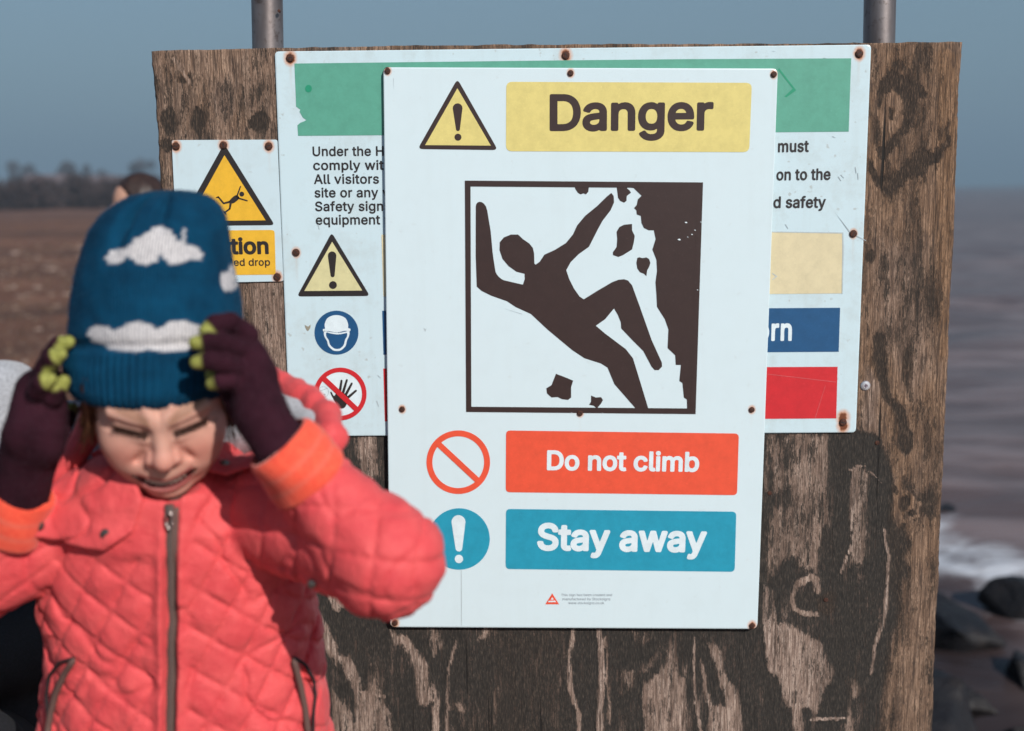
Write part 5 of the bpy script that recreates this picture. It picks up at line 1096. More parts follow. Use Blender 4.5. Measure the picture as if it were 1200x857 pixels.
base = np.array([0.60, 0.335, 0.262]); C = np.tile(base, (len(V), 1))
def tintmix(m, col):
    global C
    C = C + (np.array(col) - C) * np.clip(m, 0, 1)[:, None]
tintmix(.55 * np.exp(-(((ax - .034) / .020) ** 2 + ((z + .026) / .016) ** 2)), (0.66, 0.22, 0.17))
tintmix(.55 * np.exp(-((x / .014) ** 2 + ((z + .026) / .012) ** 2)) * (y > 0), (0.68, 0.25, 0.20))
mz = -.0590 + 13.0 * x * x + 0.07 * x
lip = sstep(.0115, .0080, np.abs(z - mz - .0003)) * sstep(.029, .023, ax) * (y > -.02)
tintmix(lip * .9, (0.36, 0.085, 0.080))
tintmix(sstep(.0066, .0046, np.abs(z - mz)) * sstep(.029, .025, ax) * (y > -.02), (0.10, 0.015, 0.015))
ez = -.0036 + (.0042) * (ax - .014) / .028
tintmix(1.0 * sstep(.0032, .0016, np.abs(z - ez - .0006)) * sstep(.009, .013, ax) * sstep(.046, .041, ax) * (y > -.02), (0.045, 0.020, 0.015))
bz = .0130 + .009 * (ax - .010) / .03
tintmix(.65 * sstep(.0055, .0020, np.abs(z - bz)) * sstep(.006, .011, ax) * sstep(.048, .036, ax) * (y > -.03), (0.22, 0.11, 0.06))
tintmix(.75 * sstep(.0045, .0030, np.sqrt((ax - .0062) ** 2 + (z + .0350) ** 2)) * (y > .004), (0.10, 0.03, 0.025))
C *= (0.93 + 0.14 * fbm(x * 160, y * 160, z * 160, seed=3))[:, None]
body = mesh_obj('body', V, F, mskin.m, child, smooth=True, attrs={'tint': C})
# lashes along the closed lids
mlash = Mat('lashes', (0.008, 0.004, 0.003), .9, Specular_IOR_Level=0.0); rs = np.random.RandomState(3)
for s_ in (-1, 1):
    parts = []
    for k in range(46):
        a_ = .013 + .030 * k / 45; yb = .0030 + (a_ - .011) / .032 * -.011 ; zb_ = -.0036 + .0042 * (a_ - .014) / .028 - .0006
        p_ = (s_ * a_, yb - .0010, zb_); q_ = (s_ * (a_ + .0010 + rs.uniform(-.0006, .0006)), yb + .0026, zb_ - .0012 + rs.uniform(-.0004, .0004))
        parts.append(tube_vf([from_head(p_), from_head(q_)], [.00045, .00015], 3, False))
    mesh_obj('eyelashes', *merge(parts), mlash.m, child)
# teeth showing between the drawn lips
mteeth = Mat('teeth', (0.75, 0.66, 0.55), 0.25)
for k in range(-4, 5):
    tx = k * .0042; zc = -.0590 + 13.0 * tx * tx + .07 * tx
    V, F = box_vf((0, 0, 0), (.0040, .002, .0048))
    V = np.array([from_head((v[0] + tx, v[1] + .0045 - 11 * tx * tx, v[2] + zc + .0024)) for v in V]); mesh_obj('tooth', V, F, mteeth.m, child)

# ---- hair: brown strands escaping in front of the ears
mhair = Mat('brown_hair', rough=0.5); nh = mhair.noise(60, 3, .5)
mhair.color(mhair.ramp(nh, [(0.3, (0.030, 0.013, 0.007)), (0.7, (0.13, 0.060, 0.030))]))
rs = np.random.RandomState(9); parts = []
for s in (-1, 1):
    for k in range(150):
        a = (s * (.0600 + rs.uniform(0, .008)), -.030 - rs.uniform(0, .055), .028 + rs.uniform(-.01, .01))
        p = [a]; L = rs.uniform(.05, .085); bx = rs.normal(0, .006); by = rs.normal(0, .008)
        for q in (0.33, .66, 1.0):
            p.append((a[0] + s * (.010 * q * q) + bx * q * q, a[1] - .010 * q + by * q * q, a[2] - L * q))
        P_ = [from_head(v) for v in p]
        parts.append(tube_vf(P_, [.0011, .0010, .0008, .0003], 4, False))
V, F = merge(parts); mesh_obj('hair', V, F, mhair.m, child, smooth=True, kind='stuff')

# ---- knitted hat: built round its own axis, folded ribbed band, knitted-in clouds
mhat = Mat('blue_knit', rough=0.92, Specular_IOR_Level=0.12)
cl = mhat.attr('cloud').outputs['Fac']; uv = mhat.attr('knit').outputs['Vector']
mp = mhat.n('Mapping'); mhat.nt.links.new(uv, mp.inputs[0]); mp.inputs['Scale'].default_value = (1, 1, 1)
sx_ = mhat.n('SeparateXYZ', ins={0: uv})
rib = mhat.math('SINE', mhat.math('MULTIPLY', sx_.outputs[0], 2 * math.pi / .0036)); row = mhat.math('SINE', mhat.math('MULTIPLY', sx_.outputs[1], 2 * math.pi / .0028))
kn = mhat.math('MULTIPLY', mhat.math('ADD', rib, 1.3), mhat.math('ADD', row, 1.6)); nzh = mhat.noise(330, 4, .7); nzl = mhat.noise(28, 3, .6)
cblue = mhat.ramp(nzl, [(0.3, (0.001, 0.028, 0.066)), (0.7, (0.002, 0.054, 0.118))])
cblue = mhat.mix(mhat.ramp(nzh, [(0.5, (0, 0, 0)), (0.75, (.6, .6, .6))]), cblue, (0.002, 0.062, 0.128))
cwh = mhat.ramp(nzh, [(0.35, (0.50, 0.48, 0.48)), (0.65, (0.82, 0.80, 0.79))])
cwh = mhat.mix(mhat.ramp(rib, [(0.0, (.7, .7, .7)), (0.5, (0, 0, 0))]), cwh, (0.30, 0.30, 0.34))
mhat.color(mhat.mix(cl, cblue, cwh)).bump(mhat.math('ADD', kn, mhat.math('MULTIPLY', nzh, 4.0)), 0.30, 0.0006)
prof = [(462, 183, 86), (456, 183, 93), (448, 184, 97.5), (440, 184, 99), (420, 184, 101.5), (408, 184, 100.5), (385, 183, 99.5), (350, 182, 96), (320, 180, 90.5), (295, 181, 85), (270, 184, 80), (252, 188, 72), (240, 191, 62), (231, 194, 48), (226, 196, 28), (224.5, 197, 9)]
YH = 1.124
cz, cc, cw = [], [], []
for py, pxc, hw in prof:
    a_, b_ = A(pxc - hw, py, YH), A(pxc + hw, py, YH); cc.append((a_ + b_) / 2); cw.append((b_[0] - a_[0]) / 2)
cc = np.array(cc); cw = np.array(cw)
for i in range(len(cc)):                                   # hat leans back a little towards its top, band dips over the brow
    q = i / (len(cc) - 1); cc[i][1] = YH + 0.012 * q
NT, NP = 150, 420
tt = np.linspace(0, 1, NT) ** 1.0
s_idx = np.array([0] + list(np.cumsum(np.linalg.norm(np.diff(np.c_[cc[:, 2], cw], axis=0), axis=1)))); s_idx /= s_idx[-1]
cx_ = np.interp(tt, s_idx, cc[:, 0]); cyy = np.interp(tt, s_idx, cc[:, 1]); czz = np.interp(tt, s_idx, cc[:, 2]); rw = np.interp(tt, s_idx, cw)
def sm(v, n=4):
    for _ in range(n): v = np.concatenate([v[:1], (v[:-2] + 2 * v[1:-1] + v[2:]) / 4, v[-1:]])
    return v
cx_, rw, czz = sm(cx_), sm(rw), sm(czz)
th = np.linspace(0, 2 * math.pi, NP, endpoint=False)
TH, TT = np.meshgrid(th, tt, indexing='ij')                # th=0 to the front, positive to image right
RW = rw[None, :].repeat(NP, 0)
zrel = czz[None, :].repeat(NP, 0)
ang = lambda t0: np.abs((TH - t0 + math.pi) % (2 * math.pi) - math.pi)
band_top = A(184, 414, 1.03)[2]
inb = sstep(band_top + .001, band_top - .002, zrel)
R_ = RW * (1 + 0.0 * TH)
topw = sstep(.62, .97, TT)
dent = 0
for t0, amp, wd in ((-.30, .42, .12), (.26, .30, .13), (.95, .09, .2), (-1.1, .10, .2), (2.0, .12, .22), (-2.1, .12, .22), (3.1, .12, .25)):
    dent = dent + amp * np.exp(-(ang(t0) / wd) ** 2) * topw
dent = dent + .20 * np.exp(-(ang(-.27 - .25 * (TT - .7)) / .085) ** 2) * sstep(.55, .78, TT) + .08 * np.exp(-(ang(-.02) / .12) ** 2) * sstep(.72, .9, TT) + .12 * np.exp(-(ang(.30) / .09) ** 2) * sstep(.62, .82, TT)
R_ = R_ * (1 - dent)
R_ += .0028 * inb + .0009 * np.sin(TH * 78) * inb 
R_ += .0030 * (fbm(TH * 1.9 + 3, TT * 5, seed=51) - .5) + .0016 * (fbm(TH * 6, TT * 12, seed=52) - .5)
R_ -= .0035 * np.exp(-((zrel - band_top - .004) / .005) ** 2)
dep = 1.0
HX = cx_[None, :] + R_ * np.sin(TH); HY = cyy[None, :] - R_ * dep * np.cos(TH)
HZ = zrel + 0.0
low = 1 - sstep(0, .22, TT)
HZ = HZ + low * (-.001 * np.cos(TH) + .012 * (1 - np.cos(TH)) * .5) - .0020 * np.sin(TH) * low
Pn = np.stack([HX, HY, HZ], -1).reshape(-1, 3)
hx, hy = proj(Pn); frontf = (np.cos(TH).ravel() > 0.05)
cloudA = [(123,303),(130,294),(150,290),(158,280),(170,275),(180,267),(190,265),(200,271),(208,282),(218,287),(228,288),(238,297),(236,305),(222,304),(212,309),(200,310),(192,303),(188,297),(184,306),(172,311),(160,308),(150,300),(140,309),(128,309)]
cloudB = [(101,389.7),(110.8,381.6),(125.6,383),(135.4,388),(148.4,380),(163,376.7),(174.6,380),(184.4,386.5),(200.7,376.7),(217,376),(233.4,382),(240,392),(236,404),(217,411),(194,412.6),(171,409.3),(161.5,412.6),(128.8,409.3),(124,404.4),(109.2,401)]
cm = np.zeros(len(Pn))
for pl in (cloudA, cloudB, [(214,268),(217,268),(217,286),(213,286)]):
    sd = poly_sd(hx + 1.6 * np.sin(hy * .9), hy, pl); cm = np.maximum(cm, (1 - sstep(-1.3, 1.3, sd)) * frontf)
T2, Z2 = TH.ravel(), zrel.ravel()
def blob(t0, z0, wt, wz):
    q = np.abs((T2 - t0 + math.pi) % (2 * math.pi) - math.pi)
    return 1 - sstep(.8, 1.1, np.hypot(q / wt, (Z2 - z0) / wz) + .12 * np.sin(q * 30))
zc_ = A(266, 331, 1.1)[2]; zl_ = A(90, 352, 1.1)[2]
for b_ in (blob(1.38, zc_, .22, .011), blob(1.62, zc_ + .004, .2, .013), blob(-1.42, zl_, .16, .013), blob(-1.66, zl_ + .004, .2, .015), blob(2.8, zc_ + .03, .35, .012), blob(-2.6, zc_ + .02, .3, .012), blob(3.1, zl_ - .03, .5, .014)):
    cm = np.maximum(cm, b_)
knit = np.stack([(TH * .085), TT * .30, 0 * TH], -1).reshape(-1, 3)
I = np.arange(NP * NT).reshape(NP, NT); In = np.roll(I, -1, 0)
Fq = np.stack([I[:, :-1], In[:, :-1], In[:, 1:], I[:, 1:]], -1).reshape(-1, 4)
nV = len(Pn)                                              # band turns in under its rim: inner lining
inner = Pn.reshape(NP, NT, 3)[:, 0:24].copy(); cxy = np.stack([cx_[:24], cyy[:24]], -1)[None]
inner[..., :2] = cxy + (inner[..., :2] - cxy) * .925
inner = inner.reshape(-1, 3); J = np.arange(NP * 24).reshape(NP, 24) + nV; Jn = np.roll(J, -1, 0)
F2 = np.stack([J[:, 1:], Jn[:, 1:], Jn[:, :-1], J[:, :-1]], -1).reshape(-1, 4); F3 = np.stack([J[:, 0], Jn[:, 0], In[:, 0], I[:, 0]], -1)
Vh = np.concatenate([Pn, inner]); kn2 = np.concatenate([knit, knit.reshape(NP, NT, 3)[:, :24].reshape(-1, 3)])
hat = mesh_obj('knitted_hat', Vh, np.concatenate([Fq, F2, F3]), mhat.m, child, smooth=True, attrs={'cloud': np.concatenate([cm, np.zeros(NP * 24)]), 'knit': kn2})
hat['label'] = 'blue knitted hat with white clouds and a folded ribbed band'

# ---- quilted jacket
rows = [(300, 214, 176), (470, 214, 182), (560, 196, 118)]
secs = []                                                   # (z, cx, half width, half depth, cy)
for py, l, r, hd, cy in ((1150, 18, 412, .120, 1.215), (1000, 34, 402, .118, 1.215), (857, 44, 391, .118, 1.215), (784, 55, 383, .114, 1.213), (747, 57, 379, .112, 1.212), (690, 47, 375, .110, 1.205), (640, 50, 362, .108, 1.200), (600, 62, 346, .103, 1.197), (565, 92, 306, .092, 1.193), (535, 118, 268, .078, 1.190)):
    a_, b_ = A(l, py, cy), A(r, py, cy); secs.append((a_[2], (a_[0] + b_[0]) / 2, (b_[0] - a_[0]) / 2, hd, cy))
secs = np.array(secs)[np.argsort([s_[0] for s_ in secs])]
ZB, ZT = secs[0, 0], secs[-1, 0]
def torso(x, y, z):
    zz = np.clip(z, ZB, ZT)
    cx = np.interp(zz, secs[:, 0], secs[:, 1]); hw = np.interp(zz, secs[:, 0], secs[:, 2]); hd = np.interp(zz, secs[:, 0], secs[:, 3]); cy = np.interp(zz, secs[:, 0], secs[:, 4])
    q = (np.abs((x - cx) / hw) ** 2.3 + np.abs((y - cy) / hd) ** 2.3) ** (1 / 2.3)
    d = (q - 1) * np.minimum(hw, hd) * 0.92
    return smax(smax(d, z - ZT - .004, .03), ZB - z, .01)
ZIPX0, ZIPX1 = A(203, 584, 1.10), A(197, 857, 1.097)
def zipx(z): return ZIPX0[0] + (ZIPX1[0] - ZIPX0[0]) * (ZIPX0[2] - z) / (ZIPX0[2] - ZIPX1[2])
def groove(u, s, wd): 
    f = np.abs(u / s - np.round(u / s)) * s
    return np.exp(-(f / wd) ** 2), f / s
def quilt_torso(x, y, z):
    a1, a2 = math.radians(-37), math.radians(58)
    xx = x + 0.30 * (y - 1.09) * np.sign(x - zipx(z))
    wob = .006 * (fbm(x * 14, y * 14, z * 14, seed=61) - .5)
    u1 = -math.sin(a1) * xx + math.cos(a1) * z + wob; u2 = -math.sin(a2) * xx + math.cos(a2) * z - wob
    g1, f1 = groove(u1, .038, .0026); g2, f2 = groove(u2 + .01, .037, .0026)
    return (.0024) * (np.minimum(f1 * 2, 1) * np.minimum(f2 * 2, 1)) ** .55 - (.0019 + .0020 * (vnoise(x * 130, y * 130, z * 130, seed=8) - .5)) * np.maximum(g1, g2)
def quilt_sleeve(x, y, z):
    u1 = x + .004 * np.sin(z * 40) + .01; u2 = z + 1.1 * (x - EL_R[0] + .05) ** 2 + .25 * (x - EL_R[0])* .2
    g1, f1 = groove(u1, .040, .0024); g2, f2 = groove(u2, .038, .0024)
    return .0012 * (np.minimum(f1 * 2, 1) * np.minimum(f2 * 2, 1)) ** .5 + .0012 * np.maximum(g1, g2) * (2 * vnoise(x * 120, y * 120, z * 120, seed=4) - 1) - .0017 * np.maximum(g1, g2)
SLR0 = A(379, 577, 1.062); SLRE = A(452, 656, 1.048)
SLL0 = A(4, 616, 1.122)
def sleeveR(x, y, z):
    a = cap(x, y, z, SLR0, SLRE, .0385, .0520); b = cap(x, y, z, SLRE, A(318, 600, 1.165), .0510, .058)
    a = smin(a, b, .020)
    return a
def sleeveL(x, y, z):
    a = cap(x, y, z, SLL0, EL_L, .0360, .050); b = cap(x, y, z, EL_L, A(82, 612, 1.175), .050, .056)
    return smin(a, b, .018)
def wrinkle(x, y, z, s=1.0):
    rg = 1 - np.abs(2 * fbm(x * 15 + z * 7, y * 11, z * 19 - x * 9, seed=75, oct=2) - 1)
    return s * (-.0036 * np.clip((rg - .84) / .16, 0, 1) ** 2 + 0.0056 * (fbm(x * 16 + z * 9, y * 12, z * 30 - x * 12, seed=71) - .5) + .0032 * (fbm(x * 50, y * 50, z * 45, seed=72) - .5))
def armw(x, y, z, C_):                                       # folds that ring the sleeve at the bend of the elbow
    dx, dz = x - C_[0], z - C_[2]; r = np.sqrt(dx * dx + dz * dz); a = np.arctan2(dz, dx)
    return .0008 * np.sin(a * 9 + 5 * vnoise(x * 30, y * 30, z * 30, seed=6)) * np.exp(-((r - .052) / .02) ** 2)
def jacket_core(x, y, z):
    dt, dr, dl = torso(x, y, z), sleeveR(x, y, z), sleeveL(x, y, z)
    return dt, dr, dl
def jacket_plain(x, y, z):
    dt, dr, dl = jacket_core(x, y, z); return smin(smin(dt, dr, .016), dl, .016)
def jacket_sdf(x, y, z):
    dt, dr, dl = jacket_core(x, y, z)
    dt2 = dt - quilt_torso(x, y, z) + .0020 + .0010
    zp = np.abs(x - zipx(z)); fr = (y < 1.19)
    pk = sstep(.020, .014, zp) * fr                         # flat placket with a raised piped edge beside the zip
    dt2 = dt2 * (1 - pk) + (dt - .0032 * np.exp(-((zp - .0100) / .0028) ** 2) + .007 * sstep(.0075, .0050, zp)) * pk
    dr2 = dr - quilt_sleeve(x, y, z) - armw(x, y, z, EL_R); dl2 = dl - quilt_sleeve(x, y, z) - armw(x, y, z, EL_L)
    wsp = wrinkle(x, y, z)
    d = smin(smin(dt2 - wsp, dr2 - wsp * .65, .006), dl2 - wsp * .65, .006)
    # stand-up collar round the chin
    q = np.sqrt(((x - NK[0]) / .082) ** 2 + ((y - 1.170) / .072) ** 2)
    zc = NK[2] + .004 + .030 * sstep(1.13, 1.24, y)
    col = smax(np.abs(q - 1) * .074 - .0075, np.abs(z - zc) - .030, .010)
    d = smin(d, col - wsp * .6, .012)
    neck = ell(x, y, z, (NK[0], 1.165, NK[2] + .072), (.060, .052, .060))   # opening the chin sits in
    d = smax(d, -neck, .006)
    face = head_sdf(x, y, z) - .004
    return smax(d, -face, .004)
mj = Mat('coral_nylon', rough=0.62, Sheen_Weight=0.06, Specular_IOR_Level=0.3)
n1 = mj.noise(38, 4, .6); n2 = mj.noise(900, 2, .5); n3 = mj.noise(120, 4, .65)
cj = mj.ramp(n1, [(0.3, (0.62, 0.060, 0.070)), (0.7, (0.71, 0.094, 0.096))])
cj = mj.mix(mj.ramp(n3, [(0.55, (0, 0, 0)), (0.8, (.35, .35, .35))]), cj, (0.74, 0.13, 0.13))
mj.color(cj).bump(mj.math('ADD', mj.math('MULTIPLY', n2, .3), mj.math('MULTIPLY_ADD', mj.noise(48, 5, .7, None, .8), 3.2, mj.math('MULTIPLY', n3, 1.4))), 0.42, 0.0018)
V, F = sdf_mesh(jacket_sdf, [EL_L[0] - .07, .90, ZB - .02], [EL_R[0] + .075, 1.36, NK[2] + .09], 0.0025)
mesh_obj('quilted_jacket', V, F, mj.m, child, smooth=True)

# front surface finder for things sewn on
def front_y(fn, xs, zs, y0=0.90, steps=60):
    y = np.full(len(xs), y0)
    for _ in range(steps): y = y + np.clip(fn(xs, y, zs), -.01, .02) * .8
    return y
# zip: tape, two rows of teeth, slider and pull
mtape = Mat('zip_tape', (0.115, 0.062, 0.052), 0.75); mteethz = Mat('zip_teeth', (0.30, 0.25, 0.23), 0.35, Metallic=.6); mzip = Mat('zip_metal', (0.45, 0.40, 0.38), 0.3, Metallic=0.9); mdark = Mat('zip_edge', (0.018, 0.010, 0.012), 0.8)
zz = np.linspace(ZIPX0[2] + .001, ZB + .01, 120); xc = zipx(zz); yf = sm(front_y(jacket_sdf, xc, zz), 2) 
def strip(xc, yf, zz, hw, off, thick=.001):
    V = np.concatenate([np.stack([xc - hw, yf - off, zz], -1), np.stack([xc - hw * .5, yf - off - thick, zz], -1), np.stack([xc + hw * .5, yf - off - thick, zz], -1), np.stack([xc + hw, yf - off, zz], -1)])
    n = len(zz); F = []
    for c_ in range(3):
        for i in range(n - 1): F.append([c_ * n + i, c_ * n + i + 1, (c_ + 1) * n + i + 1, (c_ + 1) * n + i])
    return V, F
zipo = mesh_obj('zip', *strip(xc, yf, zz, .0066, .0012), mtape.m, child, smooth=True)
parts = []
for i, z_ in enumerate(np.arange(zz[-1], zz[0], .0022)):
    yy_ = float(np.interp(-z_, -zz, yf)); sgn = 1 if i % 2 else -1
    parts.append(box_vf((float(zipx(z_)) + sgn * .0009, yy_ - .0032, z_), (.0034, .0020, .0014)))
mesh_obj('zip_teeth', *merge(parts), mteethz.m, zipo, kind='stuff')
p0 = np.array([xc[5], yf[5] - .004, zz[2]])
mesh_obj('slider', *merge([box_vf(p0, (.0085, .005, .010)), box_vf(p0 + [0, -.0035, .002], (.004, .003, .006))]), mzip.m, zipo)
ring = [p0 + [.0036 * math.sin(t), -.0048, -.0105 - .0085 * math.cos(t)] for t in np.linspace(0, 2 * math.pi, 15)]
mesh_obj('pull', *tube_vf(ring, .0012, 6, False), mzip.m, zipo, smooth=True)

# collar flaps with snap fasteners lying over the chest
def prism(poly, Yr):
    P3 = [A(px, py, Yr) for px, py in poly]; pl = [(p[0], p[2]) for p in P3]
    return lambda x, z: poly_sd(x, z, pl)
def flap(name, poly, Yr, lift, thick, lo_y, hi_y, matl, h=.002, wav=0):
    pr = prism(poly, Yr); P3 = np.array([A(px, py, Yr) for px, py in poly])
    def fn(x, y, z):
        j = jacket_plain(x, y, z) - wrinkle(x, y, z, 1.2) - wav * (fbm(x * 22, y * 22, z * 22, seed=9) - .5)
        d = np.abs(j - lift) - thick
        d = smax(d, pr(x, z), .004)
        return smax(d, y - hi_y, .003)
    lo = [P3[:, 0].min() - .012, lo_y, P3[:, 2].min() - .012]; hi = [P3[:, 0].max() + .012, hi_y + .006, P3[:, 2].max() + .012]
    V, F = sdf_mesh(fn, lo, hi, h)
    return mesh_obj(name, V, F, matl, child, smooth=True)
msnap = Mat('snap_metal', (0.16, 0.14, 0.13), 0.32, Metallic=0.8)
fl1 = flap('collar_flap', [(42, 583), (28, 628), (60, 636), (128, 641), (160, 620), (172, 585), (150, 548), (118, 520), (84, 530)], 1.10, .0075, .0035, 1.0, 1.22, mj.m, wav=.006)
fl2 = flap('collar_flap', [(236, 556), (262, 561), (300, 548), (318, 532), (300, 512), (262, 505), (240, 525)], 1.12, .0080, .0035, 1.0, 1.24, mj.m, wav=.006)
def hit(px, py, fn):
    """where the line of sight through a photo pixel meets a surface: used once, to find the seat of sewn-on parts"""
    d = CF + (px - 600.0) / FPX * CR + (428.5 - py) / FPX * CU; d = d / np.linalg.norm(d); t = 0.85
    for _ in range(120):
        p = CAM + d * t; t += float(np.clip(fn(p[0:1], p[1:2], p[2:3])[0], -.01, .02)) * .7
    return CAM + d * min(t, 1.35)
def snap(px, py, par, lift=.0105, r=.0062):
    c = hit(px, py, lambda a, b, c_: jacket_plain(a, b, c_) - lift)
    V, F = disc_vf((c[0], c[1] + .002, c[2]), r, .0042, 20)
    return mesh_obj('snap_fastener', V, F, msnap.m, par, smooth=False)
snap(44, 616, fl1); snap(124, 627, fl1); snap(263, 546, fl2); snap(365, 685, child, .003, .0045)
# dark seam binding under the raised sleeve
# slanted pockets with zips
def pocket(pts_zip, pts_edge):
    def path(pts):
        out = []
        P_ = np.array(pts, float)
        for t in np.linspace(0, len(P_) - 1, 26):
            i = min(int(t), len(P_) - 2); f = t - i; p = P_[i] * (1 - f) + P_[i + 1] * f
            out.append(hit(p[0], p[1], jacket_plain) + [0, -.0020, 0])
        return out
    a = path(pts_zip)
    o = mesh_obj('pocket_zip', *tube_vf(a, [.0010] + [.0036] * 24 + [.0010], 8), mtape.m, child, smooth=True)
    mesh_obj('pocket_binding', *tube_vf(path(pts_edge), [.0006] + [.0019] * 24 + [.0006], 6), mdark.m, o, smooth=True)
    mesh_obj('zip_pull', *box_vf(a[-2] + [0, -.005, -.006], (.005, .002, .011)), mzip.m, o)
    return o
pocket([(344, 770), (352, 800), (358, 830), (361, 857), (363, 900)], [(344, 769), (358, 778), (368, 795), (370, 815), (368, 835), (367, 870), (363, 899)])
pocket([(88, 771), (76, 790), (66, 812), (60, 835), (56, 862), (54, 895)], [(88, 770), (70, 776), (58, 792), (55, 815), (57, 840), (54, 893)])

# ---- orange ribbed cuffs
mc = Mat('orange_rib', rough=0.85, Sheen_Weight=0.2)
cu_ = mc.attr('band').outputs['Fac']; n1 = mc.noise(200, 3)
co = mc.ramp(n1, [(0.3, (0.78, 0.065, 0.032)), (0.7, (0.86, 0.105, 0.050))])
co = mc.mix(cu_, co, (0.62, 0.17, 0.12)); mc.color(co).bump(n1, .3, .0006)
def cuff(a, b, r0, r1, hollow, seed):
    a, b = np.array(a), np.array(b); ax_ = (b - a) / np.linalg.norm(b - a); L = np.linalg.norm(b - a)
    e1 = np.cross(ax_, [0, 1, 0]); e1 /= np.linalg.norm(e1); e2 = np.cross(ax_, e1)
    N, K = 144, 30; V = []; B = []
    for i in range(K):
        t = i / (K - 1)
        for k in range(N):
            th = 2 * math.pi * k / N
            r = r0 + (r1 - r0) * t + .0005 * math.sin(th * 60) + .0012 * math.sin(t * math.pi) + .0014 * math.sin(3 * th + 5 * t + seed)
            r -= .004 * (max(0, .12 - t) / .12) ** 2 + .004 * (max(0, t - .9) / .1) ** 2
            V.append(a + ax_ * L * t + r * (math.cos(th) * e1 + math.sin(th) * e2)); B.append(max(math.exp(-((t - .38) / .045) ** 2), math.exp(-((t - .66) / .045) ** 2)) * .4)
    for k in range(N):                                      # inner turn
        th = 2 * math.pi * k / N; V.append(a + ax_ * L * .3 + (r0 * .84) * (math.cos(th) * e1 + math.sin(th) * e2)); B.append(0)
    F = []
    for i in range(K - 1):
        for k in range(N): F.append([i * N + k, i * N + (k + 1) % N, (i + 1) * N + (k + 1) % N, (i + 1) * N + k])
    for k in range(N): F.append([K * N + k, K * N + (k + 1) % N, (k + 1) % N, k])
    return mesh_obj('cuff', V, F, mc.m, child, smooth=True, attrs={'band': B})
cuff(A(324, 517, 1.050), A(368, 564, 1.062), .0348, .0400, True, 1)
cuff(A(30, 572, 1.104), A(6, 624, 1.116), .0300, .0355, True, 2)

# ---- plum gloves with lime fingertips
mg_ = Mat('plum_knit', rough=0.95, Specular_IOR_Level=0.12); tp = mg_.attr('tip').outputs['Fac']; nk = mg_.noise(300, 4, .7); nl = mg_.noise(35, 3)
cp = mg_.ramp(nl, [(0.3, (0.020, 0.0050, 0.010)), (0.7, (0.040, 0.010, 0.019))]); cp = mg_.mix(mg_.ramp(nk, [(0.5, (0, 0, 0)), (0.75, (.6, .6, .6))]), cp, (0.050, 0.021, 0.032))
cl_ = mg_.ramp(nk, [(0.35, (0.21, 0.22, 0.045)), (0.7, (0.36, 0.37, 0.11))])
mg_.color(mg_.mix(tp, cp, cl_)).bump(nk, 0.5, .0008)
def glove(fingers, palm, wrist, name, h=.0016):
    """each finger its own bent chain rooted in the palm; all fused into one knitted glove"""
    def fn(x, y, z):
        d = None
        for a, b, ra, rb in palm:
            e = cap(x, y, z, a, b, ra, rb); d = e if d is None else smin(d, e, .010)
        d = smin(d, cap(x, y, z, wrist[0], wrist[1], wrist[2], wrist[3]), .012)
        for f in fingers:
            d = smin(d, chain(x, y, z, f, .002), .0028)
        return d - .0012 * (fbm(x * 60, y * 60, z * 60, seed=81) - .5) - .0010 * (fbm(x * 25, y * 25, z * 25, seed=82) - .5)
    P_ = np.array([p for f in fingers for p, r in f] + [q for a, b, _, _ in palm for q in (a, b)] + [wrist[0], wrist[1]])
    V, F = sdf_mesh(fn, P_.min(0) - .04, P_.max(0) + .04, h)
    tip = np.zeros(len(V))
    for f in fingers:
        (p1, _), (p2, r2) = f[-2], f[-1]; n = (p2 - p1) / np.linalg.norm(p2 - p1)
        s = (V - p2) @ n; dist = np.linalg.norm(V - p2, axis=1)
        tip = np.maximum(tip, sstep(-.0066, -.0040, s) * sstep(r2 * 1.9 + .003, r2 * 1.6, dist))
    return mesh_obj(name, V, F, mg_.m, child, smooth=True, attrs={'tip': tip})
r_ = .0078
glove([[(A(291, 393, 1.065), .0100), (A(270, 378, 1.050), .0092), (A(252, 380, 1.038), .0086), (A(241, 388, 1.033), .0062)],
       [(A(290, 412, 1.058), .0102), (A(262, 402, 1.036), .0094), (A(244, 400, 1.024), .0086), (A(229, 402, 1.021), .0062)],
       [(A(288, 434, 1.052), .0100), (A(262, 426, 1.030), .0092), (A(244, 423, 1.020), .0086), (A(230, 425, 1.018), .0062)],
       [(A(284, 452, 1.050), .0094), (A(268, 446, 1.036), .0086), (A(258, 447, 1.031), .0080), (A(249, 450, 1.032), .0062)],
       [(A(282, 486, 1.066), .0100), (A(272, 466, 1.062), .0090), (A(262, 450, 1.058), .0082), (A(250, 440, 1.052), .0076)]],
      [(A(295, 440, 1.062), A(286, 412, 1.068), .0190, .0150), (A(300, 470, 1.055), A(292, 420, 1.064), .0210, .0170), (A(306, 490, 1.045), A(302, 440, 1.058), .0200, .0165)],
      (A(306, 485, 1.045), A(326, 518, 1.046), .0235, .0255), 'glove')
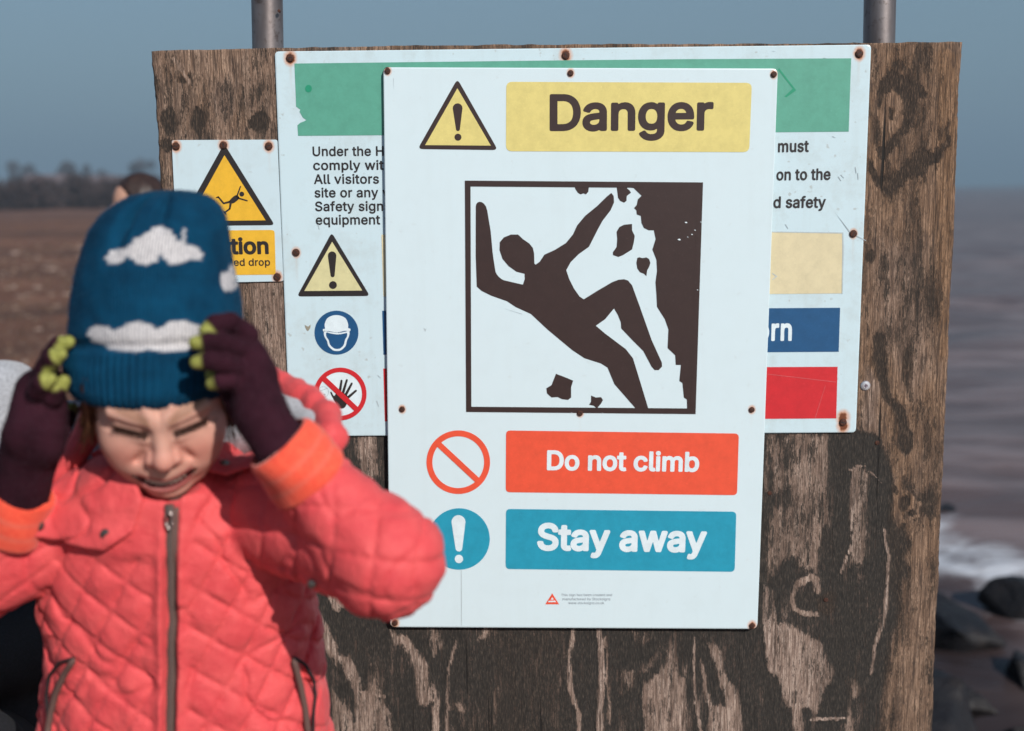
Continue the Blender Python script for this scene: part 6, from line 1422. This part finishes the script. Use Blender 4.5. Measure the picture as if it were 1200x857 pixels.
glove([[(A(52, 438, 1.090), .0100), (A(60, 418, 1.076), .0094), (A(70, 405, 1.068), .0088), (A(80, 401, 1.066), .0062)],
       [(A(46, 448, 1.080), .0104), (A(54, 431, 1.062), .0096), (A(62, 420, 1.054), .0090), (A(71, 416, 1.053), .0062)],
       [(A(40, 474, 1.074), .0102), (A(44, 457, 1.056), .0094), (A(50, 448, 1.048), .0088), (A(59, 445, 1.048), .0062)],
       [(A(56, 482, 1.078), .0096), (A(62, 466, 1.064), .0088), (A(68, 455, 1.060), .0082), (A(75, 447, 1.062), .0062)],
       [(A(64, 520, 1.100), .0100), (A(72, 505, 1.108), .0090), (A(78, 492, 1.118), .0082), (A(84, 480, 1.128), .0070)]],
      [(A(46, 500, 1.072), A(54, 448, 1.088), .0230, .0165), (A(34, 506, 1.066), A(40, 458, 1.082), .0230, .0180), (A(52, 522, 1.072), A(60, 478, 1.088), .0180, .0150)],
      (A(36, 520, 1.082), A(22, 590, 1.106), .0270, .0270), 'glove')

# ---- hood lying open behind the head: coral rim, grey fleece lining
mf = Mat('grey_fleece', rough=0.95, Sheen_Weight=0.3); nf = mf.noise(420, 3, .8); nf2 = mf.noise(60, 3)
mf.color(mf.mix(mf.ramp(nf2, [(.3, (0, 0, 0)), (.7, (.4, .4, .4))]), mf.ramp(nf, [(0.38, (0.24, 0.25, 0.28)), (0.62, (0.52, 0.55, 0.60))]), (0.30, 0.32, 0.35))).bump(nf, .8, .002)
rim = [A(120, 420, 1.33), A(200, 405, 1.36), A(290, 432, 1.29), A(330, 452, 1.235), A(358, 468, 1.205), A(382, 488, 1.170), A(388, 512, 1.135), A(372, 540, 1.115), A(345, 570, 1.110)]
lin = [A(120, 440, 1.32), A(200, 425, 1.34), A(280, 452, 1.28), A(320, 472, 1.225), A(345, 487, 1.195), A(366, 503, 1.165), A(372, 520, 1.14)]
rimL = [A(122, 440, 1.30), A(112, 470, 1.24), A(104, 505, 1.19), A(80, 540, 1.165), A(55, 565, 1.16)]
linL = [A(-20, 500, 1.19), A(0, 462, 1.21), A(16, 456, 1.235), A(40, 474, 1.25)]
def hood_rim(x, y, z):
    d = chain(x, y, z, [(p, .0158 if i > 1 else .013) for i, p in enumerate(rim)], .004)
    d = smin(d, chain(x, y, z, [(p, .014) for p in rimL], .004), .006)
    return d - .0030 * np.sin((x - z * .3) * 200 + 6 * vnoise(x * 30, y * 30, z * 30, seed=3)) * .35 - .004 * (fbm(x * 45, y * 45, z * 45, seed=13) - .5)
def hood_lin(x, y, z):
    d = chain(x, y, z, [(p, .0185) for p in lin], .008)
    d = smin(d, chain(x, y, z, [(linL[0], .030), (linL[1], .030), (linL[2], .026), (linL[3], .018)], .012), .014)
    d = smin(d, cap(x, y, z, linL[1], A(52, 545, 1.21), .030, .034), .02); d = smin(d, cap(x, y, z, linL[0], A(-2, 545, 1.18), .028, .024), .02)
    d = smin(d, chain(x, y, z, [(linL[3], .020), (A(74, 505, 1.28), .026), (A(130, 485, 1.31), .026), (A(210, 470, 1.32), .026)], .02), .02)
    d = smin(d, cap(x, y, z, A(40, 520, 1.25), A(110, 540, 1.27), .034, .036), .03)
    # bowl of the hood down to the shoulders
    d = smin(d, cap(x, y, z, A(330, 500, 1.22), A(230, 520, 1.28), .024, .03), .02)
    return d - .003 * (fbm(x * 30, y * 30, z * 30, seed=14) - .5)
V, F = sdf_mesh(hood_rim, [A(-60, 450, 1.2)[0], 1.05, A(0, 600, 1.1)[2] - .02], [A(430, 450, 1.2)[0], 1.42, A(200, 380, 1.36)[2] + .03], .0028)
hood = mesh_obj('hood', V, F, mj.m, child, smooth=True)
V, F = sdf_mesh(hood_lin, [A(-70, 450, 1.2)[0], 1.08, A(0, 580, 1.1)[2] - .02], [A(420, 450, 1.2)[0], 1.42, A(200, 380, 1.36)[2] + .03], .003)
mesh_obj('hood_lining', V, F, mf.m, hood, smooth=True)

# ---- trousers and boots (below the picture)
mtr_ = Mat('navy_trousers', (0.018, 0.022, 0.045), .85); mbt = Mat('dark_boot', (0.03, 0.022, 0.02), .6)
for s in (-1, 1):
    hx_ = HIP[0] + s * .062
    def leg(x, y, z): 
        d = cap(x, y, z, (HIP[0] + s * .045, 1.215, .66), (hx_, 1.20, .36), .080, .055)
        return smin(d, cap(x, y, z, (hx_, 1.20, .36), (hx_ + s * .01, 1.225, .10), .054, .045), .02) - .003 * (fbm(x * 20, y * 20, z * 30, seed=5) - .5)
    V, F = sdf_mesh(leg, [hx_ - .12, 1.05, .03], [hx_ + .12, 1.36, .78], .006); mesh_obj('trouser_leg', V, F, mtr_.m, child, smooth=True)
    def boot(x, y, z):
        d = smin(cap(x, y, z, (hx_ + s * .01, 1.23, .13), (hx_ + s * .01, 1.23, .04), .040, .036), ell(x, y, z, (hx_ + s * .015, 1.17, .035), (.038, .085, .038)), .02)
        return smax(d, -z, .004)
    V, F = sdf_mesh(boot, [hx_ - .07, 1.06, -.01], [hx_ + .08, 1.31, .20], .005); mesh_obj('boot', V, F, mbt.m, child, smooth=True)

# loose wool fibres standing off the knitted hat and gloves
def fuzz(o, n, L, mat, parent, seed, base=np.zeros(3)):
    me = o.data; rs = np.random.RandomState(seed)
    k = len(me.vertices); co = np.zeros(k * 3, np.float32); me.vertices.foreach_get('co', co); co = co.reshape(-1, 3) + wloc(o)
    no = np.zeros(k * 3, np.float32); me.vertices.foreach_get('normal', no); no = no.reshape(-1, 3)
    i = rs.randint(0, k, n); p = co[i]; d = no[i] + rs.normal(0, .55, (n, 3)); d /= np.linalg.norm(d, axis=1)[:, None]
    sd_ = np.cross(d, rs.normal(size=(n, 3))); sd_ /= np.linalg.norm(sd_, axis=1)[:, None]
    l_ = L * rs.uniform(.4, 1.3, (n, 1)); bend = rs.normal(0, .4, (n, 3)) * l_
    V = np.stack([p - sd_ * .00012, p + sd_ * .00012, p + d * l_ * .6 + sd_ * .0001, p + d * l_ * .6 - sd_ * .0001, p + d * l_ * .9 + bend, p + d * l_ * .9 + bend], 1).reshape(-1, 3)
    b = np.arange(n)[:, None] * 6
    F = np.concatenate([b + [0, 1, 2, 3]]); 
    mesh_obj('wool_fuzz', V, F, mat, parent, kind='stuff')
mfz = Mat('wool_fibre', (0.004, 0.055, 0.115), .9); mfp = Mat('plum_fibre', (0.045, 0.018, 0.030), .9)
fuzz(hat, 26000, .0030, mfz.m, hat, 1)
for g_ in [o for o in child.children if o.name.startswith('glove')]: fuzz(g_, 9000, .0022, mfp.m, g_, 2)
# ------------------------------------------------------------------ two more people, mostly hidden
def figure(name_label, sk, mats, h, hair_c, coat_fn, leg_fn, skin_fn, hair_fn, boxes, label, loc, legname):
    t = thing('person', label, 'person', loc)
    for nm, fn, bx, m, hh in ((('body'), skin_fn, boxes[0], mats[0], h * .8), (('coat'), coat_fn, boxes[1], mats[1], h), ((legname), leg_fn, boxes[2], mats[2], h), (('hair'), hair_fn, boxes[3], mats[3], h * .8)):
        V, F = sdf_mesh(fn, bx[0], bx[1], hh); mesh_obj(nm, V, F, m, t, smooth=True)
    return t
mskin2 = Mat('skin_plain', (0.50, 0.28, 0.20), .5); mblack = Mat('black_cloth', rough=.9); nb2 = mblack.noise(300, 3, .7)
mblack.color(mblack.ramp(nb2, [(.45, (0.004, 0.0045, 0.007)), (.8, (0.014, 0.015, 0.022))])).bump(nb2, .5, .001)
mpink = Mat('pink_coat', (0.60, 0.09, 0.14), .8); mjean = Mat('dark_jeans', (0.02, 0.028, 0.05), .85)

def hand_d(x, y, z, w, d, s=1.0, side=1):
    """palm, four unequal curled fingers and a thumb; w = wrist, d = pointing direction"""
    w = np.array(w, float); d = np.array(d, float); d /= np.linalg.norm(d)
    u = np.cross(d, [0, 0, 1.0]); u /= np.linalg.norm(u); n = np.cross(u, d)
    e = cap(x, y, z, w, w + d * .07 * s, .022 * s, .026 * s)
    for k, L in ((-1.5, .055), (-.5, .068), (.5, .070), (1.5, .058)):
        a = w + d * .075 * s + u * k * .017 * s; b = a + (d * .75 - n * .35) * L * .55 * s; c = b + (d * .5 - n * .8) * L * .5 * s
        e = smin(e, chain(x, y, z, [(a, .0095 * s), (b, .0088 * s), (c, .0075 * s)], .003), .005)
    a = w + d * .025 * s + u * side * .022 * s
    return smin(e, chain(x, y, z, [(a, .011 * s), (a + (d * .5 + u * side * .8) * .03 * s, .010 * s), (a + (d * .9 + u * side * .6 - n * .4) * .055 * s, .008 * s)], .003), .006)
def head_plain(x, y, z, c, f, s):
    """a simple head with nose, brow, chin and ears; c = centre, f = facing (horizontal)"""
    f = np.array(f, float); f /= np.linalg.norm(f); r = np.array([-f[1], f[0], 0])
    X = (x - c[0]) * r[0] + (y - c[1]) * r[1]; Y = (x - c[0]) * f[0] + (y - c[1]) * f[1]; Zz = z - c[2]; ax = np.abs(X)
    d = ell(X, Y, Zz, (0, -.01 * s, .02 * s), (.075 * s, .095 * s, .095 * s))
    d = smin(d, ell(X, Y, Zz, (0, .02 * s, -.05 * s), (.055 * s, .06 * s, .062 * s)), .03 * s)
    d = smin(d, cap(X, Y, Zz, (0, .083 * s, .0), (0, .100 * s, -.030 * s), .008 * s, .013 * s), .008 * s)
    d = smax(d, -ell(ax, Y, Zz, (.032 * s, .098 * s, .006 * s), (.016 * s, .014 * s, .009 * s)), .008 * s)
    d = smin(d, ell(ax, Y, Zz, (.032 * s, .076 * s, .005 * s), (.012 * s, .010 * s, .009 * s)), .002 * s)
    d = smin(d, ell(X, Y, Zz, (0, .078 * s, -.058 * s), (.022 * s, .010 * s, .008 * s)), .006 * s)
    d = smax(d, -cap(ax, Y, Zz, (0, .088 * s, -.058 * s), (.02 * s, .082 * s, -.056 * s), .0015 * s), .002)
    return smin(d, ell(ax, Y, Zz, (.078 * s, -.005 * s, -.005 * s), (.008 * s, .02 * s, .03 * s)), .006 * s)

# adult crouching close behind the child in a black coat, face out of the picture
gx0, gy0 = -.93, 1.62
HD = np.array([gx0 - .02, gy0 - .03, 1.02]); NKp = np.array([gx0 - .01, gy0, .86]); HP = np.array([gx0 + .02, gy0 + .10, .34])
KR, KL = np.array([gx0 + .24, gy0 - .30, .50]), np.array([gx0 - .16, gy0 - .28, .30])
FR, FL_ = np.array([gx0 + .20, gy0 - .16, .06]), np.array([gx0 - .16, gy0 + .14, .06])
HNR, HNL = np.array([gx0 + .16, gy0 - .30, .60]), np.array([gx0 - .12, gy0 - .32, .42])
ELBR, ELBL = np.array([gx0 + .25, gy0 - .02, .56]), np.array([gx0 - .28, gy0 - .05, .52])
def skn(x, y, z):
    d = head_plain(x, y, z, HD, (.5, -.85, 0), 1.0)
    d = smin(d, cap(x, y, z, HD - [0, -.01, .05], NKp, .05, .055), .02)
    d = smin(d, cap(x, y, z, NKp - [0, 0, .05], HP, .10, .11), .04)
    for S_, E_, W_, sd_ in ((NKp + [.16, 0, -.09], ELBR, HNR, 1), (NKp - [.18, 0, .09], ELBL, HNL, -1)):
        d = smin(d, cap(x, y, z, NKp - [0, 0, .09], S_, .055, .045), .02)
        d = smin(d, smin(cap(x, y, z, S_, E_, .045, .038), cap(x, y, z, E_, W_, .036, .024), .02), .02)
        d = smin(d, hand_d(x, y, z, W_, (.35, -.8, -.3), 1.0, sd_), .012)
    return d
def cot(x, y, z):
    d = cap(x, y, z, NKp - [0, 0, .12], HP, .155, .20)
    d = smin(d, cap(x, y, z, HP, HP + [.09, -.20, .06], .19, .17), .06)
    for S_, E_, W_ in ((NKp + [.16, 0, -.09], ELBR, HNR), (NKp - [.18, 0, .09], ELBL, HNL)):
        d = smin(d, cap(x, y, z, NKp - [0, 0, .09], S_, .07, .075), .03)
        d = smin(d, smin(cap(x, y, z, S_, E_, .075, .062), cap(x, y, z, E_, W_, .060, .045), .03), .03)
    d = smax(d, -ell(x, y, z, NKp + [0, -.01, .06], (.062, .062, .10)), .01)
    return d - .016 * (fbm(x * 8, y * 8, z * 12, seed=91) - .5) - .005 * (fbm(x * 25, y * 25, z * 30, seed=92) - .5)
def lgs(x, y, z):
    d = None
    for s_, K_, F__ in ((.10, KR, FR), (-.09, KL, FL_)):
        e = smin(cap(x, y, z, HP + [s_, 0, -.04], K_, .095, .075), cap(x, y, z, K_, F__ + [0, 0, .03], .070, .050), .03)
        e = smin(e, ell(x, y, z, F__ + [0.01, -.07, -.015], (.045, .13, .045)), .02)
        d = e if d is None else smin(d, e, .03)
    return smax(d, -z + .001, .004) - .006 * (fbm(x * 14, y * 14, z * 16, seed=93) - .5)
def har(x, y, z):
    c = HD + [-.012, .022, .028]
    d = ell(x, y, z, c, (.088, .104, .100)); d = smin(d, ell(x, y, z, HD + [-.02, .06, -.05], (.07, .055, .09)), .03)
    f = ((x - HD[0]) * .5 + (y - HD[1]) * -.85)
    d = smax(d, f - .052 - .4 * np.maximum(z - HD[2] - .035, 0) , .015)
    return d - .004 * np.sin((x + y) * 300 + 5 * vnoise(x * 30, y * 30, z * 12, seed=2)) * .5 - .01 * (fbm(x * 30, y * 30, z * 10, seed=94) - .5)
figure('', None, (mskin2.m, mblack.m, mblack.m, mhair.m), .008, None, cot, lgs, skn, har,
       (((gx0 - .38, gy0 - .55, .1), (gx0 + .38, gy0 + .34, 1.18)), ((gx0 - .45, gy0 - .5, .02), (gx0 + .45, gy0 + .42, .98)), ((gx0 - .4, gy0 - .5, -.02), (gx0 + .45, gy0 + .4, .66)), ((gx0 - .2, gy0 - .2, .80), (gx0 + .15, gy0 + .2, 1.2))),
       'adult in a black coat crouching at the left edge behind the raised sleeve', (gx0, gy0, 0), 'trousers')

# dark-haired child further off, just showing over the hat
YC_ = 4.0; c0 = at(160, 243, YC_); cx0 = float(c0[0])
HD2 = np.array([cx0, YC_, float(c0[2])]); Z0 = HD2[2]
fc = (-.75, -.66, 0)
def skn2(x, y, z):
    d = head_plain(x, y, z, HD2, fc, .92)
    d = smin(d, cap(x, y, z, HD2 - [0, 0, .05], (cx0, YC_, Z0 - .17), .042), .02)
    d = smin(d, cap(x, y, z, (cx0, YC_, Z0 - .22), (cx0, YC_, .60), .08, .09), .03)
    for s_ in (-1, 1):
        S_, E_, W_ = (cx0 + s_ * .13, YC_, Z0 - .21), (cx0 + s_ * .19, YC_, Z0 - .42), (cx0 + s_ * .17, YC_ - .07, Z0 - .60)
        d = smin(d, smin(cap(x, y, z, S_, E_, .034, .028), cap(x, y, z, E_, W_, .028, .018), .01), .02)
        d = smin(d, hand_d(x, y, z, W_, (0, -.15, -1), .75, -s_), .01)
    return d
def cot2(x, y, z):
    d = cap(x, y, z, (cx0, YC_, Z0 - .27), (cx0, YC_, .52), .115, .145)
    for s_ in (-1, 1):
        S_, E_, W_ = (cx0 + s_ * .13, YC_, Z0 - .22), (cx0 + s_ * .19, YC_, Z0 - .42), (cx0 + s_ * .172, YC_ - .06, Z0 - .575)
        d = smin(d, smin(cap(x, y, z, S_, E_, .058, .050), cap(x, y, z, E_, W_, .048, .038), .02), .03)
    hd = cap(x, y, z, (cx0 - .07, YC_ - .02, Z0 - .11), (cx0 + .07, YC_ + .04, Z0 - .12), .055)
    d = smin(d, hd, .03); d = smax(d, -ell(x, y, z, HD2 - [0, 0, .04], (.074, .085, .13)), .01)
    return smax(d, .47 - z, .01) - .008 * (fbm(x * 14, y * 14, z * 20, seed=95) - .5)
def lgs2(x, y, z):
    d = None
    for s_ in (-1, 1):
        e = cap(x, y, z, (cx0 + s_ * .06, YC_, .56), (cx0 + s_ * .07, YC_ + .01, .07), .065, .042)
        e = smin(e, ell(x, y, z, (cx0 + s_ * .08 - .03, YC_ - .04, .04), (.05, .10, .042)), .02)
        d = e if d is None else smin(d, e, .01)
    return smax(d, -z + .001, .004)
def har2(x, y, z):
    d = ell(x, y, z, HD2 + [.014, .014, .022], (.092, .092, .098)); d = smin(d, ell(x, y, z, HD2 + [.035, .04, -.07], (.075, .05, .10)), .03)
    f = ((x - HD2[0]) * -.75 + (y - HD2[1]) * -.66)
    d = smax(d, f - .050 - .5 * np.maximum(z - HD2[2] - .04, 0), .012)
    return d - .008 * (fbm(x * 40, y * 40, z * 12, seed=96) - .5)
mh2 = Mat('dark_hair', rough=.55); n_ = mh2.noise(80, 3); mh2.color(mh2.ramp(n_, [(.3, (.012, .006, .005)), (.7, (.045, .022, .016))]))
figure('', None, (mskin2.m, mpink.m, mjean.m, mh2.m), .008, None, cot2, lgs2, skn2, har2,
       (((cx0 - .32, YC_ - .22, .45), (cx0 + .32, YC_ + .2, Z0 + .15)), ((cx0 - .32, YC_ - .22, .42), (cx0 + .32, YC_ + .22, Z0 + .02)), ((cx0 - .2, YC_ - .2, -.02), (cx0 + .2, YC_ + .16, .68)), ((cx0 - .15, YC_ - .15, Z0 - .22), (cx0 + .17, YC_ + .17, Z0 + .16))),
       'dark-haired child in a pink coat, barely showing over the top of the blue hat', (cx0, YC_, 0), 'trousers')
